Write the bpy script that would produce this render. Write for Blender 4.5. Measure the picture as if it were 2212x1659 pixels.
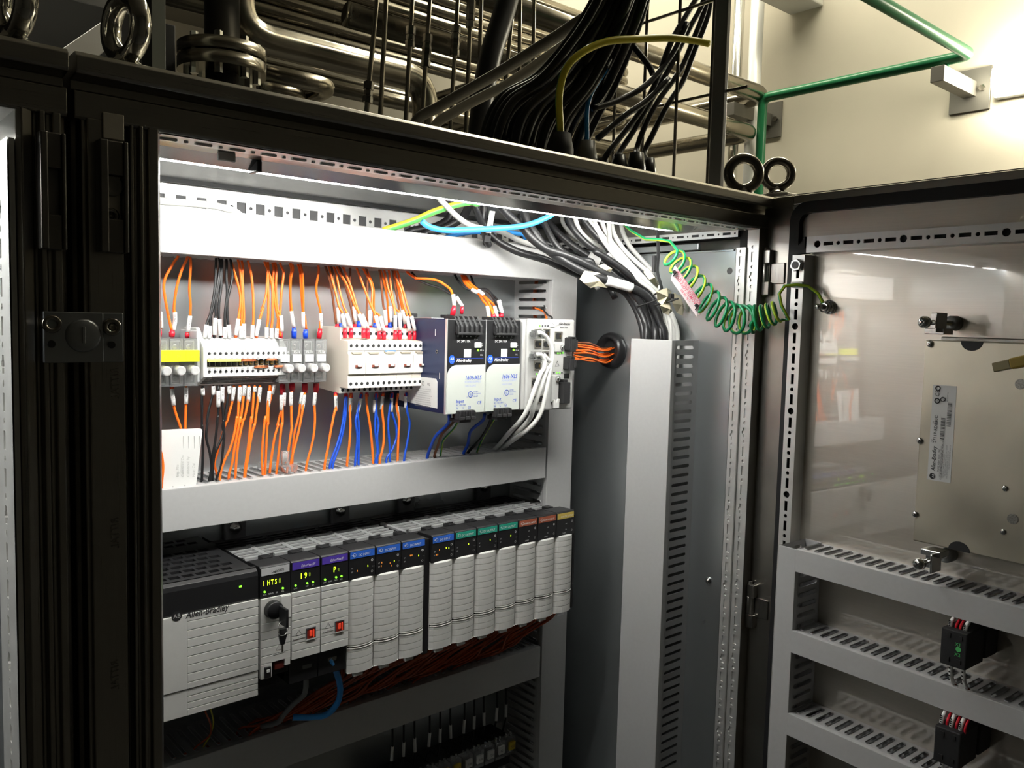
import bpy, math, random
from mathutils import Vector, Matrix
random.seed(7)
S = bpy.context.scene
COL = S.collection
for o in list(bpy.data.objects): bpy.data.objects.remove(o)
PI = math.pi
V = Vector

# ---------------------------------------------------------------- camera
F = 1800.0; CX, CY = 1106.0, 829.5            # pixels of the 2212 x 1659 frame
RIGHT = V((0.75542216, -0.65474934, 0.02531146))
DOWN = V((-0.03109747, -0.07441126, -0.99674265))
FWD = V((0.65450005, 0.75217436, -0.07657296))
CAM = V((0.0, 0.0, 1.55))
cd = bpy.data.cameras.new('camera'); cam = bpy.data.objects.new('camera', cd); COL.objects.link(cam)
m = Matrix((RIGHT, -DOWN, -FWD)).transposed().to_4x4(); m.translation = CAM
cam.matrix_world = m
cd.sensor_width = 36; cd.lens = F * 36 / 2212; cd.clip_start = 0.02; cd.clip_end = 60
S.camera = cam

# ---------------------------------------------------------------- world, exposure
w = bpy.data.worlds.new('world'); S.world = w; w.use_nodes = True
bg = w.node_tree.nodes['Background']
bg.inputs[0].default_value = (1.0, 0.93, 0.78, 1); bg.inputs[1].default_value = 0.035
S.view_settings.view_transform = 'Standard'; S.view_settings.look = 'None'
S.view_settings.gamma = 1; S.view_settings.use_curve_mapping = False
S.view_settings.exposure = 0.0
LAMP_W = 44.0        # emission strength of the cabinet light
ROOM_W = 58.0        # emission strength of the room tubes

# ---------------------------------------------------------------- pixels to places
def ray(px, py):
    return RIGHT * ((px - CX) / F) + DOWN * ((py - CY) / F) + FWD
def onY(px, py, Y):
    d = ray(px, py); return CAM + d * ((Y - CAM.y) / d.y)
def onX(px, py, X):
    d = ray(px, py); return CAM + d * ((X - CAM.x) / d.x)
def onZ(px, py, Z):
    d = ray(px, py); return CAM + d * ((Z - CAM.z) / d.z)
YF, YB, XL, XR, ZT = 0.600, 0.965, 0.1975, 0.945, 1.714

# ---------------------------------------------------------------- materials
MATS = {}
def mat(name, col, rough=0.5, metal=0.0, emit=None, es=0.0, noise=0.0, nscale=60.0, bump=0.0, stretch=None,
        trans=0.0, ior=1.45, coat=0.0, rvar=0.0, spec=None, alpha=1.0):
    if name in MATS: return MATS[name]
    M = bpy.data.materials.new(name); M.use_nodes = True
    nt = M.node_tree; b = nt.nodes['Principled BSDF']
    b.inputs['Base Color'].default_value = (*col, 1); b.inputs['Roughness'].default_value = rough
    b.inputs['Metallic'].default_value = metal; b.inputs['IOR'].default_value = ior
    b.inputs['Transmission Weight'].default_value = trans; b.inputs['Coat Weight'].default_value = coat
    b.inputs['Alpha'].default_value = alpha
    if spec is not None: b.inputs['Specular IOR Level'].default_value = spec
    if emit: b.inputs['Emission Color'].default_value = (*emit, 1); b.inputs['Emission Strength'].default_value = es
    if noise or bump or rvar:
        tc = nt.nodes.new('ShaderNodeTexCoord'); mp = nt.nodes.new('ShaderNodeMapping')
        nt.links.new(tc.outputs['Object'], mp.inputs[0])
        if stretch: mp.inputs['Scale'].default_value = stretch
        nz = nt.nodes.new('ShaderNodeTexNoise'); nz.inputs['Scale'].default_value = nscale
        nz.inputs['Detail'].default_value = 5; nt.links.new(mp.outputs[0], nz.inputs['Vector'])
        if noise:
            r = nt.nodes.new('ShaderNodeValToRGB')
            r.color_ramp.elements[0].color = (*[max(0, c * (1 - noise)) for c in col], 1)
            r.color_ramp.elements[1].color = (*[min(1, c * (1 + noise)) for c in col], 1)
            r.color_ramp.elements[0].position = .3; r.color_ramp.elements[1].position = .7
            nt.links.new(nz.outputs[0], r.inputs[0]); nt.links.new(r.outputs[0], b.inputs['Base Color'])
        if rvar:
            mr = nt.nodes.new('ShaderNodeMapRange'); mr.inputs['From Min'].default_value = .3; mr.inputs['From Max'].default_value = .7
            mr.inputs['To Min'].default_value = max(.03, rough - rvar); mr.inputs['To Max'].default_value = rough + rvar
            nt.links.new(nz.outputs[0], mr.inputs['Value']); nt.links.new(mr.outputs[0], b.inputs['Roughness'])
        if bump:
            bp = nt.nodes.new('ShaderNodeBump'); bp.inputs['Strength'].default_value = bump; bp.inputs['Distance'].default_value = .002
            nt.links.new(nz.outputs[0], bp.inputs['Height']); nt.links.new(bp.outputs[0], b.inputs['Normal'])
    MATS[name] = M; return M
galv = mat('galvanised sheet', (.56, .59, .60), .30, .9, noise=.035, nscale=5, rvar=.03)
galvp = mat('galvanised strip', (.74, .74, .72), .42, .72, noise=.05, nscale=40, rvar=.04)
stain = mat('brushed stainless', (.36, .345, .315), .30, 1.0, noise=.05, nscale=300, stretch=(8, 8, .05), rvar=.03)
stainx = mat('brushed stainless long', (.36, .345, .315), .30, 1.0, noise=.05, nscale=300, stretch=(.05, 8, 8), rvar=.03)
sdoor = mat('door stainless', (.70, .65, .57), .42, 1.0, noise=.03, nscale=250, stretch=(1, .04, 4), coat=1.0)
sdoor.node_tree.nodes['Principled BSDF'].inputs['Coat IOR'].default_value = 2.5; sdoor.node_tree.nodes['Principled BSDF'].inputs['Coat Roughness'].default_value = .02
shmi = mat('terminal case stainless', (.72, .67, .55), .40, 1.0, noise=.10, nscale=10, rvar=.10)
chrome = mat('bright zinc', (.75, .75, .73), .18, 1.0)
dsteel = mat('dark cast steel', (.30, .28, .25), .22, 1.0, noise=.2, nscale=80, bump=.15)
pipe = mat('pipe stainless', (.36, .33, .27), .24, 1.0, noise=.10, nscale=12, rvar=.05)
gasket = mat('black rubber gasket', (.012, .012, .013), .6)
duct = mat('grey duct plastic', (.50, .50, .495), .42, noise=.02, nscale=200)
ductd = mat('grey duct base plastic', (.44, .44, .44), .5)
white = mat('white plastic', (.72, .72, .70), .4)
cream = mat('cream plastic', (.80, .74, .64), .4)
sleeve = mat('white marker sleeve', (.82, .82, .80), .5)
ink = mat('black print', (.02, .02, .02), .6)
black = mat('black plastic', (.014, .014, .015), .38)
blackm = mat('matt black plastic', (.02, .02, .021), .6)
plcg = mat('light grey housing', (.68, .675, .645), .5, noise=.02, nscale=120)
plcd = mat('grey groove', (.30, .30, .29), .6)
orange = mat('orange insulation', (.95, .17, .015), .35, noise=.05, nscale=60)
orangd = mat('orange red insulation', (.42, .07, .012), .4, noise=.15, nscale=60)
brown = mat('brown insulation', (.24, .085, .04), .4)
bluew = mat('blue insulation', (.01, .07, .50), .35)
bluec = mat('bright blue cable jacket', (.05, .34, .88), .35)
blackw = mat('black insulation', (.012, .012, .013), .33)
blackc = mat('black cable jacket', (.018, .018, .019), .36, noise=.2, nscale=90)
greyc = mat('grey cable jacket', (.50, .50, .48), .45)
whitec = mat('white cable jacket', (.68, .68, .65), .42)
redf = mat('red crimp sleeve', (.62, .012, .03), .3)
bluef = mat('blue crimp sleeve', (.01, .06, .62), .3)
greenw = mat('green insulation', (.01, .26, .10), .3)
yellow = mat('yellow insulation', (.66, .62, .05), .35)
gy = None
copper = mat('bare copper', (.60, .22, .10), .4, 1.0)
brass = mat('brass', (.62, .42, .10), .35, 1.0)
clear = mat('clear plastic', (.90, .91, .90), .12, trans=.82, ior=1.3)
frost = mat('frosted plastic', (.82, .82, .82), .35, trans=.5, ior=1.3)
ylab = mat('yellow label', (.86, .90, .01), .5)
navy = mat('navy painted case', (.016, .026, .075), .28, .3)
psug = mat('pale green grey front', (.53, .565, .52), .4)
pblue = mat('blue print', (.03, .08, .48), .5)
wprint = mat('white print', (.85, .85, .85), .5)
green_led = mat('green led', (.05, .5, .02), .4, emit=(.22, 1.0, .03), es=2.5)
yg_led = mat('yellow green display', (.3, .4, .02), .4, emit=(.62, 1.0, .02), es=2.6)
dim_led = mat('amber led', (.5, .15, .02), .4, emit=(1, .35, .05), es=.7)
redport = mat('red port', (.75, .06, .03), .35, emit=(1, .08, .03), es=.25)
cardw = mat('white card', (.70, .70, .68), .6)
tape = mat('cream masking tape', (.52, .47, .34), .75, noise=.08, nscale=90, bump=.4)
pink = mat('pale pink tag', (.80, .70, .70), .45)
pinkp = mat('pink red print', (.72, .14, .22), .5)
wall_m = mat('beige wall paint', (.56, .52, .43), .75, noise=.03, nscale=3, bump=.05)
dark_m = mat('dark grey paint', (.07, .068, .062), .7)
floor_m = mat('grey epoxy floor', (.08, .078, .075), .45, noise=.1, nscale=6)
ceil_m = mat('ceiling paint', (.30, .285, .25), .8, noise=.03, nscale=3)
greenp = mat('green pipe paint', (.02, .17, .07), .3)
greycol = mat('grey painted steel', (.075, .075, .078), .45)
lampm = mat('lamp diffuser', (.9, .9, .9), .5, emit=(1.0, .99, .95), es=LAMP_W)
tubem = mat('room tube', (.9, .9, .9), .5, emit=(1.0, .94, .74), es=ROOM_W)
gland = mat('black gland nylon', (.016, .016, .017), .3)

def striped(name, a, b, sc=55.0):
    M = mat(name, a, .32); nt = M.node_tree; bs = nt.nodes['Principled BSDF']
    tc = nt.nodes.new('ShaderNodeTexCoord'); sp = nt.nodes.new('ShaderNodeSeparateXYZ')
    nt.links.new(tc.outputs['UV'], sp.inputs[0])
    g = nt.nodes.new('ShaderNodeMath'); g.operation = 'LESS_THAN'; g.inputs[1].default_value = sc
    nt.links.new(sp.outputs[0], g.inputs[0])
    mx = nt.nodes.new('ShaderNodeMix'); mx.data_type = 'RGBA'
    mx.inputs['A'].default_value = (*a, 1); mx.inputs['B'].default_value = (*b, 1)
    nt.links.new(g.outputs[0], mx.inputs['Factor']); nt.links.new(mx.outputs['Result'], bs.inputs['Base Color'])
    return M
gy = striped('green and yellow insulation', (.008, .24, .09), (.42, .60, .04), .30)
yg = striped('yellow and green insulation', (.72, .64, .05), (.10, .42, .10), .22)

# ---------------------------------------------------------------- mesh collector
def frame_of(d):
    d = d.normalized(); a = V((0, 0, 1)) if abs(d.z) < .9 else V((1, 0, 0))
    u = d.cross(a).normalized(); return u, d.cross(u).normalized()
class MB:
    def __init__(s): s.v = []; s.f = []; s.mi = []; s.sm = []; s.uv = {}; s.mats = []
    def m(s, M):
        if M not in s.mats: s.mats.append(M)
        return s.mats.index(M)
    def add(s, vs, fs, M=None, smooth=False):
        n = len(s.v); s.v += [tuple(p) for p in vs]; k = s.m(M) if M else 0
        for f in fs: s.f.append([i + n for i in f]); s.mi.append(k); s.sm.append(smooth)
        return s
    def box(s, x0, x1, y0, y1, z0, z1, M=None):
        return s.add([(x0,y0,z0),(x1,y0,z0),(x1,y1,z0),(x0,y1,z0),(x0,y0,z1),(x1,y0,z1),(x1,y1,z1),(x0,y1,z1)],
            [(0,3,2,1),(4,5,6,7),(0,1,5,4),(1,2,6,5),(2,3,7,6),(3,0,4,7)], M)
    def obox(s, c, u, v, w, M=None):
        """box about centre c with half-vectors u, v, w"""
        c, u, v, w = V(c), V(u), V(v), V(w)
        P = [c + a*u + b*v + d*w for d in (-1,1) for b in (-1,1) for a in (-1,1)]
        return s.add(P, [(0,2,3,1),(4,5,7,6),(0,1,5,4),(1,3,7,5),(3,2,6,7),(2,0,4,6)], M)
    def prism(s, poly, f0, f1, M=None, smooth=False):
        """poly of 2d points, f0 and f1 map a point to the two ends"""
        n = len(poly); P = [f0(*p) for p in poly] + [f1(*p) for p in poly]
        s.add(P, [(i, (i+1) % n, n+(i+1) % n, n+i) for i in range(n)], M, smooth)
        k = len(s.v) - 2*n
        for idx in (list(range(n))[::-1], [n+i for i in range(n)]):
            s.f.append([i + k for i in idx]); s.mi.append(s.m(M) if M else 0); s.sm.append(False)
        return s
    def cyl(s, a, b, r, n=14, M=None, r2=None, cap=True, smooth=True):
        a, b = V(a), V(b); u, v = frame_of(b - a); r2 = r if r2 is None else r2
        P = [a + (u*math.cos(t) + v*math.sin(t))*r for t in [2*PI*i/n for i in range(n)]]
        P += [b + (u*math.cos(t) + v*math.sin(t))*r2 for t in [2*PI*i/n for i in range(n)]]
        k = len(s.v); s.add(P, [(i, n+i, n+(i+1) % n, (i+1) % n) for i in range(n)], M, smooth)
        if cap:
            s.f += [[k+i for i in range(n)], [k+n+i for i in range(n)][::-1]]; q = s.m(M) if M else 0
            s.mi += [q, q]; s.sm += [False, False]
        return s
    def lathe(s, a, d, prof, n=18, M=None, smooth=True):
        """prof of (distance along d, radius)"""
        a = V(a); d = V(d).normalized(); u, v = frame_of(d); P = []
        for h, r in prof: P += [a + d*h + (u*math.cos(2*PI*i/n) + v*math.sin(2*PI*i/n))*max(r, 1e-5) for i in range(n)]
        fs = [(j*n+i, (j+1)*n+i, (j+1)*n+(i+1) % n, j*n+(i+1) % n) for j in range(len(prof)-1) for i in range(n)]
        fs += [tuple(range(n)), tuple(range((len(prof)-1)*n, len(prof)*n))[::-1]]
        return s.add(P, fs, M, smooth)
    def torus(s, c, nrm, R, r, n=28, k=10, M=None, sq=1.0):
        c = V(c); u, v = frame_of(V(nrm)); w = V(nrm).normalized(); P = []
        for i in range(n):
            t = 2*PI*i/n; e = u*math.cos(t) + v*math.sin(t)
            for j in range(k):
                p = 2*PI*j/k; P.append(c + e*(R + r*math.cos(p)) + w*(r*sq*math.sin(p)))
        return s.add(P, [(i*k+j, ((i+1) % n)*k+j, ((i+1) % n)*k+(j+1) % k, i*k+(j+1) % k) for i in range(n) for j in range(k)], M, True)
    def tube(s, pts, r, n=8, M=None, cap=True, uv=False):
        pts = [V(p) for p in pts]; P = []; fs = []
        t = (pts[1]-pts[0]).normalized(); u, v = frame_of(t); L = 0
        rr = r if isinstance(r, (list, tuple)) else [r]*len(pts)
        for i, p in enumerate(pts):
            t2 = (pts[min(i+1, len(pts)-1)] - pts[max(i-1, 0)]).normalized()
            q = t.rotation_difference(t2); u = q @ u; v = q @ v; t = t2
            P += [p + (u*math.cos(2*PI*j/n) + v*math.sin(2*PI*j/n))*rr[i] for j in range(n)]
        base = len(s.f)
        for i in range(len(pts)-1):
            for j in range(n):
                fs.append((i*n+j, i*n+(j+1) % n, (i+1)*n+(j+1) % n, (i+1)*n+j))
                if uv: s.uv[base+len(fs)-1] = [((j+a)/n, 0.0) for a in (0, 1, 1, 0)]
        if cap: fs += [tuple(range(n))[::-1], tuple(range((len(pts)-1)*n, len(pts)*n))]
        return s.add(P, fs, M, True)
    def disc(s, c, nrm, r, n=16, M=None, ratio=1.0):
        c = V(c); u, v = frame_of(V(nrm))
        return s.add([c + (u*math.cos(2*PI*i/n) + v*math.sin(2*PI*i/n)*ratio)*r for i in range(n)], [tuple(range(n))], M)
    def quad(s, a, b, c, d, M=None): return s.add([a, b, c, d], [(0, 1, 2, 3)], M)
    def text(s, txt, org, u, v, size, M=None, shear=0.0, sx=1.0, align='LEFT', depth=0.0, bold=0.0):
        """flat lettering: baseline start org, reading along u, up along v"""
        vs, fs, wd = glyphs(txt, bold); u = V(u).normalized(); v = V(v).normalized(); org = V(org); nrm = u.cross(v)
        off = {'LEFT': 0, 'CENTER': -wd/2, 'RIGHT': -wd}[align]
        return s.add([org + u*((x + off + shear*y)*size*sx) + v*(y*size) + nrm*depth for x, y in vs], fs, M)
    def build(s, name, M=None, parent=None, bevel=0.0, solid=0.0):
        me = bpy.data.meshes.new(name); me.from_pydata(s.v, [], s.f)
        ms = s.mats or [M]
        if M and s.mats and M not in s.mats: ms = s.mats
        for q in ms: me.materials.append(q)
        me.polygons.foreach_set('material_index', s.mi); me.polygons.foreach_set('use_smooth', s.sm)
        if s.uv:
            L = me.uv_layers.new(name='UVMap')
            for k, c in s.uv.items():
                for li, t in zip(me.polygons[k].loop_indices, c): L.data[li].uv = t
        me.update()
        o = bpy.data.objects.new(name, me); COL.objects.link(o); o.parent = parent
        if solid:
            sd = o.modifiers.new('solid', 'SOLIDIFY'); sd.thickness = solid; sd.offset = 0
        if bevel:
            bv = o.modifiers.new('bevel', 'BEVEL'); bv.width = bevel; bv.segments = 2; bv.limit_method = 'ANGLE'; bv.angle_limit = .6
        return o
_G = {}
def glyphs(txt, bold=0.0):
    if (txt, bold) in _G: return _G[(txt, bold)]
    c = bpy.data.curves.new('t', 'FONT'); c.body = txt; c.size = 1; c.resolution_u = 2; c.offset = bold
    o = bpy.data.objects.new('t', c); COL.objects.link(o); bpy.context.view_layer.update()
    me = o.to_mesh(); vs = [(p.co.x, p.co.y) for p in me.vertices]; fs = [tuple(p.vertices) for p in me.polygons]
    wd = max([p[0] for p in vs] or [0]); o.to_mesh_clear()
    bpy.data.objects.remove(o); bpy.data.curves.remove(c)
    _G[(txt, bold)] = (vs, fs, wd); return _G[(txt, bold)]
ORD = 'first second third fourth fifth sixth seventh eighth ninth tenth eleventh twelfth thirteenth fourteenth fifteenth sixteenth seventeenth eighteenth nineteenth twentieth'.split()
CNT = {}
def tag(o, label, cat, group=None):
    if '{n}' in label: CNT[label] = CNT.get(label, 0) + 1; label = label.replace('{n}', ORD[CNT[label]-1])
    o['label'] = label; o['category'] = cat
    if group: o['group'] = group
    return o
def thing(name, label, cat, loc=(0, 0, 0), group=None):
    o = bpy.data.objects.new(name, None); COL.objects.link(o); o.location = loc; o.empty_display_size = .01
    return tag(o, label, cat, group)
class At:
    """parts given in world places, stored relative to the thing's base"""
    def __init__(s, root): s.r = root; s.o = V(root.location)
    def __call__(s, mb, name, M=None, bevel=0.0, sub=None, label=None, solid=0.0, kind=None):
        base = s.o if sub is None else s.o
        mb.v = [tuple(V(p) - base) for p in mb.v]
        o = mb.build(name, M, sub or s.r, bevel, solid)
        if label: o['label'] = label
        if kind: o['kind'] = kind
        return o
def struct(o): o['kind'] = 'structure'; return o
def spline(pts, k=6):
    """Catmull-Rom through the points"""
    P = [V(p) for p in pts]
    if len(P) == 2: return [P[0].lerp(P[1], i/3) for i in range(4)]
    P = [P[0]*2 - P[1]] + P + [P[-1]*2 - P[-2]]; out = []
    for i in range(1, len(P)-2):
        a, b, c, d = P[i-1:i+3]
        for j in range(k):
            t = j/k
            out.append(.5*((2*b) + (c-a)*t + (2*a-5*b+4*c-d)*t*t + (3*b-a-3*c+d)*t**3))
    return out + [P[-2]]
def holeplate(mb, org, u, v, W, cells, t, M=None):
    """perforated strip: org lower left, u along, v across (W wide). cells: (length, kind, a, b) with a hole
    of half-length a and half-width b in the middle; kind 'c' round, 'r' square, 's' round-ended, 'k' keyhole, None plain."""
    org = V(org); u = V(u).normalized(); v = V(v).normalized(); n = u.cross(v)
    x = 0
    for L, kind, a, b in cells:
        c = org + u*(x + L/2) + v*(W/2); hx, hy = L/2, W/2
        if kind is None:
            mb.quad(c-u*hx-v*hy, c+u*hx-v*hy, c+u*hx+v*hy, c-u*hx+v*hy, M)
        else:
            if kind == 'c': H = [(a*math.cos(2*PI*i/12), a*math.sin(2*PI*i/12)) for i in range(12)]
            elif kind == 'r': H = [(a, -b), (a, b), (-a, b), (-a, -b)]
            elif kind == 'v':
                H = [(a*math.cos(q), b-a+a*math.sin(q)) for q in (0, PI/4, PI/2, 3*PI/4, PI)] + [(a*math.cos(q), -b+a+a*math.sin(q)) for q in (PI, 5*PI/4, 3*PI/2, 7*PI/4, 2*PI)]
            elif kind == 's':
                H = [(a-b+b*math.cos(q), b*math.sin(q)) for q in (-PI/2, -PI/4, 0, PI/4, PI/2)] + \
                    [(-a+b+b*math.cos(q), b*math.sin(q)) for q in (PI/2, 3*PI/4, PI, 5*PI/4, 3*PI/2)]
            else:
                H = [(a, -b), (a, b), (a*.4, b), (a*.25, b*1.8), (-a*.25, b*1.8), (-a*.4, b), (-a, b), (-a, -b), (-a*.4, -b), (-a*.25, -b*1.8), (a*.25, -b*1.8), (a*.4, -b)]
            R = []
            for p, q in H:
                k = min(hx/abs(p) if abs(p) > 1e-9 else 1e9, hy/abs(q) if abs(q) > 1e-9 else 1e9); R.append((p*k, q*k))
            # add the corners of the cell
            pts = sorted([(math.atan2(q, p), 0, p, q) for p, q in R] + [(math.atan2(sy*hy, sx*hx), 1, sx*hx, sy*hy) for sx in (-1, 1) for sy in (-1, 1)])
            hs = sorted([(math.atan2(q, p), p, q) for p, q in H]); nh = len(hs)
            vin = [c + u*p + v*q for _, p, q in hs]; vbk = [p - n*t for p in vin]
            k0 = len(mb.v); mb.add(vin + vbk, [(i, (i+1) % nh, nh+(i+1) % nh, nh+i) for i in range(nh)], M)
            rs = sorted([(math.atan2(q, p), p, q) for p, q in R])
            for i in range(nh):
                j = (i+1) % nh; a0, a1 = rs[i][0], rs[j][0]
                if a1 <= a0: a1 += 2*PI
                mid = []
                for sx in (-1, 1):
                    for sy in (-1, 1):
                        g = math.atan2(sy*hy, sx*hx)
                        for gg in (g, g+2*PI):
                            if a0+1e-6 < gg < a1-1e-6: mid.append((gg, sx*hx, sy*hy))
                mid.sort()
                poly = [vin[i], c+u*rs[i][1]+v*rs[i][2]] + [c+u*p+v*q for _, p, q in mid] + [c+u*rs[j][1]+v*rs[j][2], vin[j]]
                mb.add(poly, [tuple(range(len(poly)))], M)
        x += L
    return mb
# ================================================================ THE ROOM
XW, YW, ZC = 2.6, 6.2, 3.6
struct(MB().box(-4, XW+.2, -3.2, YW+.2, -.1, 0).build('floor', floor_m))
struct(MB().box(XW, XW+.15, -3, YW, 0, ZC).build('wall_right', wall_m))
struct(MB().box(-4, XW, YW, YW+.15, 0, ZC).build('wall_back', wall_m))
struct(MB().box(-4.15, -4, -3, YW, 0, ZC).build('wall_left', dark_m))
struct(MB().box(-4, XW, -3.15, -3, 0, ZC).build('wall_front', dark_m))
struct(MB().box(-4, XW+.15, -3.15, YW+.15, ZC, ZC+.1).build('ceiling', ceil_m))

def bulkhead_lamp(z, y0, y1, label):
    t = thing('tube_lamp', label, 'lamp', (XW, (y0+y1)/2, z)); P = At(t)
    b = MB().box(XW-.03, XW, y0, y1, z-.042, z+.042); P(b, 'housing', white, .006)
    d = MB(); pr = [(0, -.038), (-.03, -.038), (-.055, -.026), (-.06, 0), (-.055, .026), (-.03, .038), (0, .038)]
    d.prism(pr, lambda a, c: (XW-.03+a, y0+.012, z+c), lambda a, c: (XW-.03+a, y1-.012, z+c)); P(d, 'diffuser', tubem, .004)
q0, q1 = onX(2138, 172, XW-.06), onX(2212, 165, XW-.06)
bulkhead_lamp((q0.z+q1.z)/2, q0.y-.62, q0.y, 'glowing fluorescent lamp on the beige wall above the open door')
def ceiling_lamp(x, y0, y1, label, k):
    t = thing('tube_lamp', label, 'lamp', (x, (y0+y1)/2, ZC-.08)); P = At(t)
    P(MB().box(x-.08, x+.08, y0, y1, ZC-.05, ZC), 'housing', white, .004)
    P(MB().box(x-.06, x+.06, y0+.02, y1-.02, ZC-.08, ZC-.05), 'diffuser', tubem, .01)
ceiling_lamp(1.95, .1, 3.2, 'fluorescent ceiling lamp nearest the beige wall', 1)
ceiling_lamp(-1.2, 3.6, 4.8, 'fluorescent ceiling lamp far behind the pipework', 1)

# ================================================================ CABINETS
ZB = .08
def post_profile(mirror=False):
    return [(.1975, .655), (.1975, .603), (.1955, .600), (.1895, .600), (.1885, .604), (.1865, .604), (.1855, .599), (.1835, .599), (.1825, .604),
            (.1805, .604), (.1795, .600), (.1775, .600), (.1768, .610), (.1748, .610), (.1740, .602), (.1725, .600), (.1510, .600), (.1500, .603), (.1480, .603), (.1472, .612), (.1440, .614), (.1435, .618), (.1435, .655)]
def ext_z(poly, z0, z1, mb=None, M=None):
    return (mb or MB()).prism(poly, lambda a, c: (a, c, z0), lambda a, c: (a, c, z1), M)
def ext_x(poly, x0, x1, mb=None, M=None):
    return (mb or MB()).prism(poly, lambda a, c: (x0, a, c), lambda a, c: (x1, a, c), M)
beam = [(.602, 1.6725), (.600, 1.6745), (.600, 1.6900), (.603, 1.6915), (.610, 1.6925), (.610, 1.6985), (.596, 1.700), (.594, 1.702), (.594, 1.711), (.597, 1.714), (.66, 1.714), (.66, 1.6725)]

cab = thing('control_cabinet', 'open stainless control cabinet with ducts, controller and power supplies inside', 'cabinet', (.55, .84, 0)); P = At(cab)
P(ext_z(post_profile(), ZB, 1.674), 'door_post', stain, .0006, label='dark stainless door post with folded ridges')
P(ext_x(beam, .1435, .962), 'top_rail', stainx, .0006)
P(MB().box(.1435, .985, .66, 1.085, 1.7085, 1.714), 'roof', stainx)
P(MB().box(.150, .935, .66, 1.07, 1.7055, 1.7083), 'roof_lining', galvp)
P(MB().box(.16, .95, 1.008, 1.016, 1.7005, 1.7055), 'roof_gasket', gasket)
P(MB().box(.1435, .985, 1.070, 1.085, ZB, 1.7085), 'back_wall', galv)
P(MB().box(.1435, .150, .655, 1.07, ZB, 1.7085), 'side_wall', galv)
P(MB().box(.975, .985, .62, 1.07, ZB, 1.7085), 'side_wall', stain)
P(MB().box(.1435, .985, .60, 1.085, 0, ZB), 'plinth', greycol)
P(MB().box(.150, .975, .62, 1.07, ZB, ZB+.003), 'bottom_plate', galv)
P(MB().box(.172, .905, YB, YB+.0025, .22, 1.652), 'mounting_plate', galv)
# right-hand front post: dark flange outside, perforated bright strip inside
fr = [(.933, .604), (.935, .600), (.944, .600), (.945, .606), (.958, .606), (.958, .618), (.956, .64), (.956, .66), (.972, .66), (.974, .618), (.974, .603), (.960, .603), (.960, .604)]
P(ext_z([(.9305, .6020), (.9305, .6005), (.9312, .600), (.961, .600), (.962, .601), (.962, .616), (.9580, .616), (.9580, .6022)], ZB, 1.674), 'door_post', stain, .0006, label='dark stainless hinge-side post')
def rail_cells(n, key=None, slot=(.0063, .0022), rnd=.0022, big=None):
    c = []
    for i in range(n):
        k = 'k' if key is not None and i % 4 == key else 'r'
        c += [(.0125 if big is None else .0125, 'c', rnd, rnd), (.0125, k, .0052, slot[1])]
    return c
def prail(mb, org, u, v, W, n, key=None, rnd=.0022, hw=.0022):
    cells = []
    for i in range(n):
        cells += [(.0095, 'c', rnd, rnd), (.0155, 'k' if key is not None and i % 4 == key else 'r', .0062, hw)]
    return holeplate(mb, org, u, v, W, cells, .0015)
b = MB(); prail(b, (.9300, .6172, 1.655), (0, 0, -1), (0, -1, 0), .0165, 62, 1)
b.box(.9316, .9318, .6010, .6172, ZB, 1.655)
b.quad((.9300, .6172, 1.655), (.9300, .6007, 1.655), (.9300, .6007, 1.672), (.9300, .6172, 1.672))
P(b, 'perforated_post', galvp, label='bright perforated post face full of slots and round holes')
b = MB(); prail(b, (.9265, .6310, 1.650), (0, 0, -1), (0, -1, 0), .0136, 62, 1, .0022, .0022); b.box(.9280, .9282, .6176, .631, ZB, 1.650); b.box(.9265, .9300, .6173, .6175, ZB, 1.650)
P(b, 'perforated_post', galvp)
P(MB().box(.9319, .9560, .6040, .6300, ZB, 1.6725), 'post_core', gasket)
# front upper perforated strip (faces down)
b = MB(); holeplate(b, (.1990, .6030, 1.6718), (1, 0, 0), (0, 1, 0), .024, sum([[(.0165, 'r', .0060, .0014), (.0085, 'c', .0016, .0016)] for i in range(29)], []), .0012)
P(b, 'perforated_rail', galvp, label='perforated rail under the top of the frame')
P(MB().box(.199, .93, .603, .64, 1.6735, 1.6738), 'rail_backing', gasket)
# rear upper perforated rail
b = MB(); holeplate(b, (.1540, 1.030, 1.6625), (1, 0, 0), (0, 0, 1), .040, sum([[(.0155, 'r', .0060, .0066), (.0095, 'c', .0023, .0023)] for i in range(31)], []), .002)
P(b, 'perforated_rail', galvp, label='rear perforated rail with square and round holes')
P(MB().box(.155, .93, 1.0315, 1.05, 1.655, 1.7026), 'rail_core', greycol)
P(MB().box(.155, .93, 1.012, 1.030, 1.7027, 1.7050), 'rail_flange', galvp)
# side upper perforated rail (right)
P(MB().box(.927, .956, .63, 1.03, 1.664, 1.6735), 'side_rail', gasket)
b = MB(); holeplate(b, (.9268, 1.03, 1.6640), (0, -1, 0), (0, 0, 1), .0095, sum([[(.0155, 'r', .0060, .0016), (.0095, 'c', .0014, .0014)] for i in range(16)], []), .001)
P(b, 'perforated_rail', galvp, label='side perforated rail under the roof')
# side plate on which the big cable duct sits
b = MB().box(.945, .9475, .644, 1.02, .15, 1.650); b.box(.9425, .9452, .646, 1.02, 1.6480, 1.6500); b.box(.9380, .945, .70, 1.02, 1.6520, 1.6600)
P(b, 'side_plate', galv, .0004)
P(MB().lathe((.9435, .655, 1.5605), (1, 0, 0), [(-.003, .001), (-.002, .0035), (0, .005), (.0014, .0052)]), 'screw', chrome)
P(MB().lathe((.9435, .664, 1.20), (1, 0, 0), [(-.003, .001), (-.002, .0035), (0, .005), (.0014, .0052)]), 'screw', chrome)
P(MB().disc((.9448, .6525, 1.622), (-1, 0, 0), .0045), 'hole', greycol)
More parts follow.
